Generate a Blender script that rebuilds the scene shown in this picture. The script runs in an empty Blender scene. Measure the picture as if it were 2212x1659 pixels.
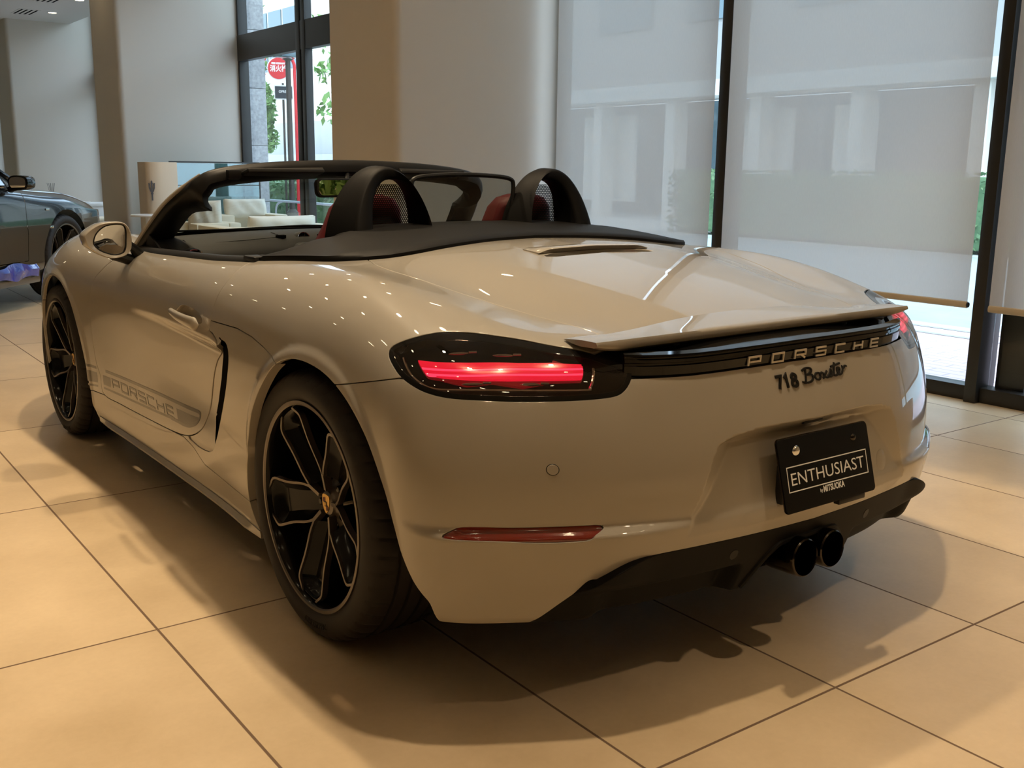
import bpy, bmesh, math, random
import numpy as np
from mathutils import Vector, Matrix
random.seed(7); rng = np.random.default_rng(7)
PI = math.pi

# ---------------------------------------------------------------- body surface of the roadster (implicit, half car in |x|)
class Spl:
    """natural cubic spline basis over knots"""
    def __init__(s, k):
        s.k = np.array(k, float); n = len(k); h = np.diff(s.k)
        A = np.zeros((n, n)); B = np.zeros((n, n)); A[0,0] = A[-1,-1] = 1
        for i in range(1, n-1):
            A[i,i-1] = h[i-1]; A[i,i] = 2*(h[i-1]+h[i]); A[i,i+1] = h[i]
            B[i,i-1] = 6/h[i-1]; B[i,i] = -6/h[i-1]-6/h[i]; B[i,i+1] = 6/h[i]
        s.M = np.linalg.solve(A, B)
    def __call__(s, t):
        t = np.asarray(t, float).ravel(); k = s.k; n = len(k)
        i = np.clip(np.searchsorted(k, t)-1, 0, n-2); h = k[i+1]-k[i]
        tc = np.clip(t, k[0], k[-1]); a = (k[i+1]-tc)/h; b = (tc-k[i])/h
        out = np.zeros((len(t), n)); r = np.arange(len(t))
        out[r, i] += a; out[r, i+1] += b
        out += ((a**3-a)*h*h/6)[:,None]*s.M[i] + ((b**3-b)*h*h/6)[:,None]*s.M[i+1]
        d = t-tc
        if np.any(d):                                   # linear extension past the ends
            for e, ii in ((0, 0), (-1, n-2)):
                m = (d < 0) if e == 0 else (d > 0)
                if m.any():
                    hh = k[ii+1]-k[ii]
                    g = np.zeros(n); g[ii] -= 1/hh; g[ii+1] += 1/hh
                    if e == 0: g += -hh/3*s.M[ii]-hh/6*s.M[ii+1]
                    else: g += hh/6*s.M[ii]+hh/3*s.M[ii+1]
                    out[m] += d[m][:,None]*g
        return out
class Tab:
    def __init__(s, u, v, C): s.u = Spl(u); s.v = Spl(v); s.C = np.array(C, float)
    def pts(s, a, b): return np.einsum('ij,jk,ik->i', s.u(a), s.C, s.v(b), optimize=True)
    def grid(s, a, b): return s.u(a) @ s.C @ s.v(b).T
# half width |x| over (y, z)
Wt = Tab([-.95,-.6,-.3,0,.35,.6,.9,1.3,1.7,2.05,2.475,2.9,3.4], [.12,.22,.32,.45,.58,.68,.76,.84,.92], [
 [.77,.82,.86,.875,.875,.87,.85,.82,.77],
 [.825,.86,.885,.902,.908,.900,.882,.845,.795],
 [.85,.875,.888,.900,.904,.899,.887,.862,.82],
 [.86,.880,.892,.902,.906,.903,.892,.868,.825],
 [.85,.868,.880,.892,.898,.896,.886,.864,.825],
 [.835,.852,.866,.878,.886,.886,.878,.856,.815],
 [.830,.842,.848,.854,.864,.868,.862,.838,.797],
 [.830,.838,.838,.838,.848,.856,.850,.826,.785],
 [.830,.840,.842,.842,.850,.857,.848,.820,.775],
 [.835,.850,.858,.862,.866,.866,.856,.832,.785],
 [.840,.858,.870,.880,.883,.880,.866,.835,.78],
 [.80,.83,.85,.86,.855,.835,.80,.75,.69],
 [.62,.66,.68,.68,.66,.62,.58,.54,.5]])
# height z over (y, |x|)
Tt = Tab([-0.95, -0.8, -0.7, -0.6, -0.5, -0.4, -0.3, -0.2, -0.1, 0.0, 0.15, 0.35, 0.6, 0.9, 1.3, 1.7, 2.05, 2.475, 2.9, 3.4], [0, 0.2, 0.4, 0.55, 0.65, 0.72, 0.8, 0.95], [
 [0.7159,0.7200,0.7200,0.7050,0.680,0.655,0.650,0.6365],
 [0.7786,0.7790,0.7720,0.7560,0.732,0.710,0.705,0.6876],
 [0.8179,0.8160,0.8040,0.7930,0.772,0.748,0.744,0.7192],
 [0.8551,0.8501,0.8319,0.8250,0.8060,0.7851,0.7810,0.7487],
 [0.8845,0.8775,0.8562,0.8410,0.8376,0.8243,0.8171,0.7785],
 [0.9084,0.9008,0.8789,0.8568,0.8632,0.8579,0.8494,0.8081],
 [0.9279,0.9207,0.8997,0.8753,0.8839,0.8851,0.8762,0.8340],
 [0.9440,0.9375,0.9182,0.8938,0.9008,0.9056,0.8966,0.8541],
 [0.9572,0.9513,0.9341,0.9112,0.9144,0.9195,0.9105,0.8673],
 [0.9676,0.9621,0.9469,0.9267,0.9250,0.9275,0.9181,0.8736],
 [0.9772,0.9719,0.9590,0.9431,0.9352,0.9308,0.9200,0.8734],
 [0.9750,0.9700,0.9590,0.9440,0.9350,0.9282,0.9152,0.8703],
 [0.9600,0.9560,0.9470,0.9340,0.9260,0.9190,0.9070,0.8650],
 [0.9200,0.9200,0.9170,0.9120,0.9080,0.9040,0.8960,0.8600],
 [0.9000,0.9000,0.9000,0.8970,0.8930,0.8890,0.8820,0.8500],
 [0.9350,0.9280,0.9100,0.8990,0.8900,0.8820,0.8680,0.8300],
 [0.8600,0.8620,0.8720,0.8900,0.9000,0.8960,0.8720,0.8100],
 [0.7900,0.7950,0.8150,0.8650,0.8950,0.8930,0.8620,0.7800],
 [0.6900,0.6950,0.7200,0.7850,0.8100,0.8000,0.7550,0.6600],
 [0.5200,0.5200,0.5200,0.5300,0.5300,0.5200,0.4900,0.4300]])
# rear face: how far back (-y) over z, plan curve over |x|
Rz = Spl([.12,.22,.30,.37,.45,.55,.65,.735,.80,.90]); Rzv = np.array([-.77,-.80,-.832,-.852,-.868,-.868,-.848,-.824,-.812,-.755])
Rx = Spl([0,.2,.4,.5,.6,.7,.8,.9]); Rxv = np.array([0,.010,.040,.070,.110,.165,.228,.30])
Fx = Spl([0,.3,.6,.8,.95]); Fxv = np.array([3.42,3.37,3.2,2.95,2.6])
def sst(a, b, t):
    t = np.clip((t-a)/(b-a), 0, 1); return t*t*t*(t*(6*t-15)+10)
def arch(y, z):                                         # rolled flange round both wheel arches
    r = np.minimum(np.hypot(y+.065, z-.34), np.hypot(y-2.43, z-.335)+.018)
    return .007*sst(.432, .40, r)
def ledge(x, z):                                        # step above the diffuser
    return (.004+.020*sst(.25, .62, x))*sst(.20, .26, z)*sst(.468, .437, z)
def under(x, y):                                        # shelf below the spoiler
    return .020*sst(-.68, -.79, y)*sst(.56, .46, x)
def smax(a, b, k):
    h = np.maximum(k-np.abs(a-b), 0)/k
    return np.maximum(a, b)+h*h*h*k/6
def comb(S, T, R, Fr):
    f = smax(S, R, .12)
    f = smax(f, T, .15)
    return smax(f, Fr, .2)
def no(*a): return 0.
def scoop(y, z):                                        # hollow in the door that leads into the side intake
    zu = .694-.10*np.clip(.62-y, 0, 1)
    return .040*sst(1.56, .56, y)**.8*sst(.275, .52, z)*sst(zu+.004, zu-.062+.03*sst(.6, 1.5, y), z)
XO = (np.array([.38,.42,.46,.50,.54,.58,.61,.64]), np.array([.415,.402,.386,.367,.351,.334,.315,.29]))
def smin(a, b, k): return -smax(-a, -b, k)
def niche(x, z):                                        # number plate recess
    side = (np.interp(z, *XO)-x)*.55; top = (.632-.022*(x/.31)**6-z)*1.5
    flo = .046*np.clip((z-.415)/.19, 0, 1.1)+0*x
    return np.maximum(smin(smin(side, top, .006), flo, .006), 0)
def slots(x, z):                                        # hollows in the black diffuser
    return .042*sst(.318, .296, z)*sst(.20, .23, x)*sst(.60, .50, x)-.024*sst(.42, .60, x)*sst(.30, .34, z)
def make_F(dS=no, dR=no):
    def F(P):
        x = np.abs(P[:,0]); y = P[:,1]; z = P[:,2]
        return comb(x-Wt.pts(y, z)-arch(y, z)+dS(y, z), z-Tt.pts(y, x)-under(x, y), Rz(z)@Rzv+Rx(x)@Rxv-ledge(x, z)+dR(x, z)-y, y-Fx(x)@Fxv)
    F.dS = dS; F.dR = dR
    return F
F0 = make_F(); Fdoor = make_F(dS=scoop); Fbump = make_F(dR=niche); Fdiff = make_F(dR=slots)
def grad(F, P, e=1e-4):
    g = np.empty_like(P)
    for i in range(3):
        d = np.zeros(3); d[i] = e
        g[:,i] = (F(P+d)-F(P-d))/(2*e)
    return g
def newton(F, P, it=3, lock=None):
    P = P.copy()
    for _ in range(it):
        f = F(P); g = grad(F, P)
        if lock is not None: g[lock, 0] = 0
        P -= (f/np.maximum((g*g).sum(1), .05))[:,None]*g
    return P
def body_mesh(h=.010, F=F0, yl=(-.97, 3.50), zl=(.10, 1.02)):
    xs = np.arange(-h/2, .96, h); ys = np.arange(yl[0], yl[1], h); zs = np.arange(zl[0], zl[1], h)
    Wg = Wt.grid(ys, zs); Tg = Tt.grid(ys, xs.clip(0)).T+under(xs[:,None].clip(0), ys[None])
    Tg[0] = Tg[1]
    Rg = (Rx(np.abs(xs))@Rxv)[:,None]+(Rz(zs)@Rzv)[None]-ledge(np.abs(xs)[:,None], zs[None])+F.dR(np.abs(xs)[:,None], zs[None]); Fg = Fx(np.abs(xs))@Fxv
    X = np.abs(xs)[:,None,None]; Y = ys[None,:,None]; Z = zs[None,None,:]
    V = comb((X-Wg[None]-arch(ys[:,None], zs[None])[None]+(F.dS(ys[:,None], zs[None])+np.zeros_like(Wg))[None]).astype('f4'), (Z-Tg[:,:,None]).astype('f4'), (Rg[:,None,:]-Y).astype('f4'), (Y-Fg[:,None,None]+0*Z).astype('f4'))
    s = V < 0; nx, ny, nz = V.shape
    cnt = np.zeros((nx-1, ny-1, nz-1), 'i1')
    for i in (0,1):
        for j in (0,1):
            for k in (0,1): cnt += s[i:nx-1+i, j:ny-1+j, k:nz-1+k]
    act = (cnt > 0) & (cnt < 8); I = np.argwhere(act)
    idx = np.full(act.shape, -1, 'i8'); idx[act] = np.arange(len(I))
    P = np.zeros((len(I), 3)); n = np.zeros(len(I))
    C = [np.array(c) for c in ((0,0,0),(1,0,0),(0,1,0),(1,1,0),(0,0,1),(1,0,1),(0,1,1),(1,1,1))]
    val = [V[I[:,0]+c[0], I[:,1]+c[1], I[:,2]+c[2]] for c in C]
    for a in range(8):
        for b in range(a+1, 8):
            if bin(a^b).count('1') != 1: continue
            m = (val[a] < 0) != (val[b] < 0); t = val[a][m]/(val[a][m]-val[b][m])
            P[m] += C[a]+(C[b]-C[a])*t[:,None]; n[m] += 1
    P = (P/n[:,None]+I)*h+np.array([xs[0], ys[0], zs[0]])
    Q = []
    for ax in range(3):
        sl = [slice(0, d) for d in V.shape]; sa = list(sl); sb = list(sl)
        sa[ax] = slice(0, V.shape[ax]-1); sb[ax] = slice(1, V.shape[ax])
        A = s[tuple(sa)]; Bm = s[tuple(sb)]; E = np.argwhere(A != Bm)
        u, v = (ax+1)%3, (ax+2)%3
        E = E[(E[:,u] > 0) & (E[:,v] > 0) & (E[:,u] < V.shape[u]-1) & (E[:,v] < V.shape[v]-1)]
        du = np.zeros(3, int); du[u] = 1; dv = np.zeros(3, int); dv[v] = 1
        q = [idx[tuple((E-o).T)] for o in (du+dv, dv, 0*du, du)]
        q = np.stack(q, 1); fl = ~s[tuple(E.T)]
        q[fl] = q[fl][:, ::-1]; Q.append(q)
    Q = np.concatenate(Q); Q = Q[(Q >= 0).all(1)]
    mid = np.abs(P[:,0]) < h*.49
    P[mid, 0] = 0
    P = newton(F, P, 3, mid); P[mid, 0] = 0
    T = np.concatenate([Q[:, [0,1,2]], Q[:, [0,2,3]]])
    return P, T

# traced feature lines of the roadster, metres
FE = {
 'door': [(-0.7921,1.7392,0.8453),(-0.8177,1.7866,0.8200),(-0.8395,1.8395,0.7850),(-0.8546,1.9052,0.7399),(-0.8624,1.9397,0.6742),(-0.8627,1.9524,0.6215),(-0.8598,1.9692,0.5321),(-0.8556,1.9553,0.4158),(-0.8525,1.9179,0.3576),(-0.8496,1.8951,0.2868),(-0.8421,1.7047,0.2816),(-0.8382,1.4326,0.2864),(-0.8405,1.1140,0.3002),(-0.8444,0.9465,0.3218),(-0.8445,0.8362,0.3651),(-0.8357,0.7897,0.4198),(-0.8320,0.7515,0.5097),(-0.8428,0.6687,0.6140),(-0.8864,0.5528,0.6788),(-0.8856,0.5783,0.7041),(-0.8829,0.6131,0.7168),(-0.8792,0.6015,0.7517),(-0.8655,0.5908,0.8070),(-0.8259,0.5739,0.8689),(-0.7740,0.5809,0.9032)],
 'qline': [(-0.8805,0.5988,0.7441),(-0.8866,0.3966,0.7492),(-0.8911,0.2861,0.7409),(-0.8955,0.2025,0.7261),(-0.9073,0.1067,0.7024)],
 'slot': [(-0.8887,0.5072,0.7034),(-0.8905,0.4688,0.6984),(-0.8928,0.4489,0.6767),(-0.8942,0.4499,0.6375),(-0.8921,0.4805,0.5659),(-0.8850,0.5361,0.4868),(-0.8729,0.6138,0.3993),(-0.8633,0.6761,0.3409)],
 'crease': [(-0.8554,1.5424,0.6848),(-0.8556,1.3542,0.6894),(-0.8586,1.1480,0.6931),(-0.8655,0.9486,0.6937),(-0.8764,0.7544,0.6921),(-0.8846,0.6194,0.6875),(-0.8888,0.5450,0.6781)],
 'scallop_low': [(-0.8461,0.9351,0.3103),(-0.8502,0.8411,0.3058),(-0.8563,0.7439,0.3140),(-0.8615,0.6895,0.3317)],
 'sill_line': [(-0.8612,2.0436,0.2764),(-0.8495,1.8961,0.2838)],
 'bseam': [(-0.9044,-0.2188,0.7016),(-0.8928,-0.3357,0.7269),(-0.8803,-0.4523,0.7535)],
 'tail': [(-0.8669,-0.3919,0.7895),(-0.8579,-0.3826,0.8037),(-0.8440,-0.3941,0.8161),(-0.8133,-0.4196,0.8304),(-0.7762,-0.4364,0.8380),(-0.7301,-0.4492,0.8408),(-0.6895,-0.4667,0.8412),(-0.6557,-0.4989,0.8371),(-0.6177,-0.5386,0.8311),(-0.5807,-0.6006,0.8203),(-0.5477,-0.6441,0.8096),(-0.5270,-0.6689,0.8006),(-0.5036,-0.6951,0.7892),(-0.4851,-0.7140,0.7818),(-0.4788,-0.7267,0.7752),(-0.4847,-0.7356,0.7640),(-0.4944,-0.7410,0.7498),(-0.5091,-0.7421,0.7355),(-0.5297,-0.7381,0.7255),(-0.5767,-0.7209,0.7213),(-0.6474,-0.6857,0.7196),(-0.7136,-0.6447,0.7193),(-0.7790,-0.6049,0.7230),(-0.8303,-0.5669,0.7271),(-0.8593,-0.5322,0.7349),(-0.8732,-0.4967,0.7457),(-0.8771,-0.4582,0.7580),(-0.8734,-0.4220,0.7734)],
 'bar': [(-0.8442,-0.4674,0.7962),(-0.8127,-0.5160,0.7957),(-0.7697,-0.5460,0.7940),(-0.6789,-0.5973,0.7918),(-0.6232,-0.6384,0.7930),(-0.5661,-0.6738,0.7893),(-0.5745,-0.6870,0.7756),(-0.5842,-0.6944,0.7627),(-0.6559,-0.6541,0.7625),(-0.7130,-0.6146,0.7622),(-0.7843,-0.5760,0.7650),(-0.8253,-0.5440,0.7677),(-0.8498,-0.5105,0.7706)],
 'striplow': [(-0.4885,-0.7385,0.7580),(-0.3515,-0.7793,0.7566),(-0.2104,-0.7959,0.7589),(-0.0468,-0.8027,0.7604),(0.1493,-0.7969,0.7640),(0.3545,-0.7742,0.7647),(0.4459,-0.7472,0.7681)],
 'recess': [(-0.3695,-0.8366,0.4664),(-0.3514,-0.8415,0.4995),(-0.3268,-0.8441,0.5392),(-0.2987,-0.8437,0.5778),(-0.2685,-0.8424,0.6058),(-0.2385,-0.8427,0.6190),(-0.2088,-0.8444,0.6234),(-0.0089,-0.8531,0.6302),(0.2003,-0.8446,0.6253),(0.2826,-0.8374,0.6203),(0.3207,-0.8340,0.6111),(0.3432,-0.8345,0.5891),(0.3555,-0.8366,0.5602),(0.3651,-0.8386,0.5106),(0.3910,-0.8322,0.4608)],
 'refl': [(-0.8687,-0.6008,0.4450),(-0.8462,-0.6073,0.4607),(-0.8189,-0.6280,0.4662),(-0.7442,-0.6780,0.4640),(-0.6537,-0.7318,0.4638),(-0.5805,-0.7692,0.4627),(-0.6073,-0.7731,0.4473),(-0.6248,-0.7677,0.4364),(-0.7122,-0.7176,0.4352),(-0.7962,-0.6647,0.4417)],
 'diff': [(-0.6810,-0.6830,0.2527),(-0.6458,-0.7200,0.2937),(-0.6076,-0.7521,0.3308),(-0.5645,-0.7786,0.3593),(-0.5161,-0.8000,0.3799),(-0.4613,-0.8154,0.3869),(-0.3342,-0.8359,0.3888),(-0.1923,-0.8511,0.3887),(-0.0298,-0.8589,0.3866),(0.1673,-0.8521,0.3856),(0.3484,-0.8333,0.3853),(0.5147,-0.7988,0.3733),(0.6131,-0.7793,0.3590)],
 'diffbot': [(-0.6519,-0.6971,0.2485),(-0.5562,-0.7358,0.2404),(-0.4791,-0.7677,0.2517),(-0.3488,-0.7872,0.2456),(-0.1501,-0.8050,0.2409),(0.2264,-0.8073,0.2584),(0.3946,-0.7799,0.2444),(0.5440,-0.7562,0.2483),(0.6024,-0.7683,0.3112)],
 'sens': [(-0.6739,-0.7136,0.5844),(-0.2465,-0.8355,0.3453),(0.2735,-0.8532,0.4801)],
 'ledge': [(-0.5817,-0.7695,0.4610),(-0.4881,-0.8055,0.4596),(-0.3866,-0.8347,0.4558)],
 'decal': [(-0.8622,2.0330,0.3815),(-0.8500,1.8667,0.3882),(-0.8366,1.4760,0.3852),(-0.8397,1.1627,0.3992),(-0.8603,0.7970,0.4246),(-0.8616,0.7780,0.4213),(-0.8580,0.8067,0.4001),(-0.8486,0.9203,0.3632),(-0.8623,2.0423,0.2915)],
 'handle': [(-0.8638,0.9249,0.7391),(-0.8636,0.8812,0.7557),(-0.8723,0.7177,0.7579),(-0.8779,0.6636,0.7400),(-0.8799,0.6645,0.7208),(-0.8713,0.8254,0.7110),(-0.8659,0.9227,0.7146)],
 'handlecut': [(-0.8652,0.9231,0.7248),(-0.8647,0.8921,0.7444),(-0.8675,0.8093,0.7555),(-0.8723,0.7177,0.7579),(-0.8765,0.6660,0.7492)],
 'badge': [(-0.1150,-0.8173,0.7231),(-0.1054,-0.8255,0.7032),(0.1567,-0.8171,0.7182),(0.1383,-0.8254,0.6990)],
 'letters': [(-0.1918,-0.7930,0.7664),(-0.1385,-0.7835,0.7826),(0.2748,-0.7807,0.7735),(0.3061,-0.7720,0.7789)],
 'cover': [(-0.7395,0.4117,0.9215),(-0.6996,0.2359,0.9321),(-0.6288,0.1865,0.9378),(-0.5458,0.1578,0.9440),(-0.4382,0.1418,0.9547),(-0.2935,0.1742,0.9679),(-0.1029,0.2327,0.9757),(0.0039,0.2110,0.9780),(0.1810,0.2232,0.9735),(0.4056,0.2504,0.9623),(0.5691,0.2330,0.9553)],
 'vent': [(-0.1736,-0.0047,0.9626),(-0.2002,-0.0595,0.9560),(-0.1881,-0.0848,0.9536),(-0.0892,-0.0746,0.9579),(0.0280,-0.0784,0.9590),(0.2661,-0.0580,0.9530),(0.2089,-0.1195,0.9485),(0.1639,-0.1459,0.9467),(-0.1398,-0.1348,0.9491)],
 'belt': [(-0.7531,1.6933,0.8679),(-0.7547,1.4331,0.8726),(-0.7609,1.1312,0.8820),(-0.7633,0.8354,0.8940),(-0.7663,0.5992,0.9054)],
 'bumpbot': [(-0.8625,-0.5458,0.2716),(-0.8167,-0.6002,0.2671),(-0.7513,-0.6428,0.2573),(-0.6823,-0.6815,0.2514)],
 'ffend_sil': [(-0.8696,2.6765,0.6812),(-0.8231,2.7517,0.7563),(-0.7816,2.6943,0.8319),(-0.7226,2.5979,0.8874),(-0.6858,2.4697,0.9135)],
 'arch_r': [(-0.8590,0.3542,0.1686),(-0.8641,0.3870,0.2097),(-0.8713,0.4033,0.2685),(-0.8844,0.3709,0.3738),(-0.9008,0.3167,0.4547),(-0.9065,0.2766,0.5320),(-0.9093,0.2308,0.5901),(-0.9101,0.1764,0.6441),(-0.9091,0.1356,0.6785),(-0.9074,0.0928,0.7040),(-0.9059,0.0514,0.7185),(-0.9046,0.0060,0.7276),(-0.9038,-0.0484,0.7303),(-0.9034,-0.1039,0.7268),(-0.9035,-0.1514,0.7192),(-0.9041,-0.1959,0.7073),(-0.9055,-0.2447,0.6883),(-0.9072,-0.2884,0.6661),(-0.9096,-0.3340,0.6369),(-0.9116,-0.3755,0.6027),(-0.9122,-0.4153,0.5545),(-0.9095,-0.4484,0.4990),(-0.9039,-0.4719,0.4335),(-0.8951,-0.4883,0.3745),(-0.8848,-0.5157,0.3250),(-0.8687,-0.5447,0.2895),(-0.8623,-0.5491,0.2759)],
 'arch_f': [(-0.8843,2.7031,0.5118),(-0.8883,2.6356,0.5825),(-0.8898,2.6059,0.6075),(-0.8883,2.5764,0.6549),(-0.8839,2.5204,0.6988),(-0.8821,2.4547,0.7143),(-0.8824,2.3689,0.7099),(-0.8823,2.2843,0.6873),(-0.8808,2.1984,0.6355),(-0.8774,2.1448,0.5675),(-0.8728,2.1018,0.4804),(-0.8679,2.0645,0.3792),(-0.8611,2.0438,0.2750),(-0.8521,2.0537,0.2065),(-0.8415,2.0225,0.1639)],
 'dec_top': [(-0.8655,2.0407,0.3825),(-0.8530,1.9199,0.3862),(-0.8379,1.5797,0.3933),(-0.8328,1.2692,0.4016),(-0.8310,0.9845,0.4052),(-0.8336,0.8676,0.4100)],
 'dec_bot': [(-0.8613,2.0367,0.3020),(-0.8505,1.8954,0.3142),(-0.8392,1.5960,0.3215),(-0.8371,1.2679,0.3352),(-0.8396,0.9965,0.3524)],
 'dec_txt': [(-0.8453,1.7822,0.3685),(-0.8336,1.1210,0.3811),(-0.8378,1.0980,0.3476),(-0.8449,1.7732,0.3345)],
 'dec_end': [(-0.8333,1.0779,0.3842),(-0.8357,0.8673,0.3998),(-0.8399,0.8839,0.3757),(-0.8386,1.0551,0.3481)],
 'dec_blk': [(-0.8631,2.0346,0.3622),(-0.8474,1.8230,0.3729),(-0.8466,1.8101,0.3344),(-0.8611,2.0334,0.3180)],
 'badge4': [(-0.1176,-0.8167,0.7243),(-0.1131,-0.8252,0.7030),(0.1514,-0.8237,0.7017),(0.1562,-0.8158,0.7215)],
 'lets4': [(-0.1782,-0.7828,0.7812),(-0.1943,-0.7938,0.7647),(0.2781,-0.7874,0.7625),(0.3054,-0.7711,0.7800)],
 'flare': [(-0.6140,-0.6267,0.8025),(-0.5833,-0.6657,0.7898),(-0.6161,-0.6450,0.7918)],
 'flap': [(-0.8360,-0.5344,0.7663),(-0.7926,-0.5798,0.7537),(-0.7432,-0.5997,0.7612),(-0.6946,-0.6377,0.7496),(-0.6435,-0.6645,0.7600),(-0.6416,-0.6621,0.7642)],
 'chips': [(-0.7616,-0.5170,0.8103),(-0.6838,-0.5664,0.8053),(-0.7757,-0.5885,0.7552),(-0.6737,-0.6494,0.7531)],
 'trimc': [(-0.8574,-0.4258,0.7952),(-0.8629,-0.4424,0.7844),(-0.8681,-0.4731,0.7674),(-0.8640,-0.5079,0.7533),(-0.8495,-0.5379,0.7444),(-0.8035,-0.5791,0.7433),(-0.5995,-0.7015,0.7400),(-0.5726,-0.7108,0.7453),(-0.5549,-0.6997,0.7707),(-0.5474,-0.6893,0.7829)],
 'dec_endp': [(-0.8332,1.0850,0.3847),(-0.8335,1.0236,0.3869),(-0.8346,0.9546,0.3893),(-0.8364,0.8655,0.3972),(-0.8376,0.8705,0.3903),(-0.8402,0.9036,0.3698),(-0.8409,0.9498,0.3540),(-0.8404,0.9883,0.3479),(-0.8398,1.0170,0.3460),(-0.8385,1.0604,0.3483)],
 'dec_hook': [(-0.8655,2.0407,0.3825),(-0.8530,1.9199,0.3862),(-0.8431,1.7367,0.3896),(-0.8379,1.5797,0.3933),(-0.8353,1.4141,0.3977),(-0.8328,1.2692,0.4016),(-0.8306,1.1189,0.4039),(-0.8306,0.9853,0.4073),(-0.8314,0.9217,0.4105),(-0.8326,0.8759,0.4128),(-0.8347,0.8569,0.4070),(-0.8378,0.8628,0.3908),(-0.8403,0.8877,0.3727),(-0.8412,0.9378,0.3552),(-0.8403,0.9952,0.3471),(-0.8389,1.0593,0.3449),(-0.8379,1.1310,0.3422)],
}

# ---------------------------------------------------------------- scene helpers
C = bpy.data.collections.new('scene'); bpy.context.scene.collection.children.link(C)
def link(o, parent=None):
    C.objects.link(o)
    if parent is not None: o.parent = parent
    return o
def thing(name, label, cat, loc=(0,0,0), rotz=0, group=None):
    o = bpy.data.objects.new(name, None); o.empty_display_size = .1; link(o)
    o.location = loc; o.rotation_euler = (0,0,rotz)
    return tag(o, label, cat, group)
def tag(o, label=None, cat=None, group=None, kind=None):
    if label: o['label'] = label
    if cat: o['category'] = cat
    if group: o['group'] = group
    if kind: o['kind'] = kind
    return o
def dup(root, loc, rotz, label=None, group=None):
    r = root.copy(); C.objects.link(r); r.location = loc; r.rotation_euler = (0,0,rotz)
    if label: r['label'] = label
    if group: r['group'] = group
    for ch in list(root.children):
        c = ch.copy(); C.objects.link(c); c.parent = r
        for g in list(ch.children):
            d = g.copy(); C.objects.link(d); d.parent = c
    return r
def meshobj(name, V, F, mats, parent=None, smooth=True, fmat=None, normals=None, loc=None):
    me = bpy.data.meshes.new(name)
    me.from_pydata([tuple(map(float, v)) for v in V], [], [tuple(map(int, f)) for f in F])
    for m in (mats if isinstance(mats, (list, tuple)) else [mats]): me.materials.append(m)
    me.polygons.foreach_set('use_smooth', [smooth]*len(me.polygons))
    if fmat is not None: me.polygons.foreach_set('material_index', list(map(int, fmat)))
    me.update()
    if normals is not None: me.normals_split_custom_set_from_vertices([tuple(map(float, n)) for n in normals])
    o = bpy.data.objects.new(name, me)
    if loc is not None: o.location = loc
    return link(o, parent)
def bmobj(name, bm, mats, parent=None, smooth=True, angle=35, loc=None):
    bmesh.ops.recalc_face_normals(bm, faces=bm.faces)
    for f in bm.faces: f.smooth = smooth
    if smooth:
        for e in bm.edges:
            if len(e.link_faces) == 2 and e.calc_face_angle(0) > math.radians(angle): e.smooth = False
    me = bpy.data.meshes.new(name); bm.to_mesh(me); bm.free()
    for m in (mats if isinstance(mats, (list, tuple)) else [mats]): me.materials.append(m)
    o = bpy.data.objects.new(name, me)
    if loc is not None: o.location = loc
    return link(o, parent)
def bev(bm, w, seg=2, angle=30, geom=None):
    es = geom or [e for e in bm.edges if len(e.link_faces) == 2 and e.calc_face_angle(0) > math.radians(angle)]
    if es and w > 0: bmesh.ops.bevel(bm, geom=es, offset=w, segments=seg, profile=.6, affect='EDGES', clamp_overlap=True)
def bm_box(bm, c, s, rot=None, bevel=0, seg=2, mi=0):
    b = bmesh.new(); bmesh.ops.create_cube(b, size=1)
    for v in b.verts: v.co = Vector((v.co.x*s[0], v.co.y*s[1], v.co.z*s[2]))
    if bevel: bmesh.ops.bevel(b, geom=b.edges[:], offset=bevel, segments=seg, profile=.6, affect='EDGES', clamp_overlap=True)
    M = Matrix.Translation(c) @ (rot.to_4x4() if rot is not None else Matrix())
    join(bm, b, M, mi)
def join(bm, b, M=None, mi=0):
    mp = {}
    for v in b.verts: mp[v] = bm.verts.new(M @ v.co if M is not None else v.co)
    for f in b.faces:
        try:
            g = bm.faces.new([mp[v] for v in f.verts]); g.material_index = mi or f.material_index
        except ValueError: pass
    b.free()
def box(name, c, s, mat, parent=None, bevel=.004, rot=None, seg=2):
    bm = bmesh.new(); bm_box(bm, c, s, rot, bevel, seg); return bmobj(name, bm, mat, parent)
def frame_of(path, closed=False):
    """parallel transport frames"""
    P = [Vector(p) for p in path]; n = len(P); T = []
    for i in range(n):
        a = P[(i-1)%n] if (closed or i > 0) else P[i]; b = P[(i+1)%n] if (closed or i < n-1) else P[i]
        T.append((b-a).normalized())
    up = Vector((0,0,1)) if abs(T[0].z) < .9 else Vector((1,0,0))
    N = (up-T[0]*up.dot(T[0])).normalized(); out = []
    for i in range(n):
        if i: N = (N-T[i]*N.dot(T[i])).normalized()
        out.append((P[i], T[i], N, T[i].cross(N)))
    return out
def bm_tube(bm, path, r, n=10, closed=False, cap=True, mi=0, sx=1, sy=1):
    fr = frame_of(path, closed); R = []
    for i, (p, t, a, b) in enumerate(fr):
        ri = r[i] if isinstance(r, (list, tuple, np.ndarray)) else r
        R.append([bm.verts.new(p+a*(ri*sx*math.cos(k*2*PI/n))+b*(ri*sy*math.sin(k*2*PI/n))) for k in range(n)])
    m = len(R)
    for i in range(m if closed else m-1):
        A, B = R[i], R[(i+1)%m]
        for k in range(n):
            f = bm.faces.new((A[k], A[(k+1)%n], B[(k+1)%n], B[k])); f.material_index = mi
    if cap and not closed:
        for q in (R[0][::-1], R[-1]): bm.faces.new(q).material_index = mi
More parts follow.
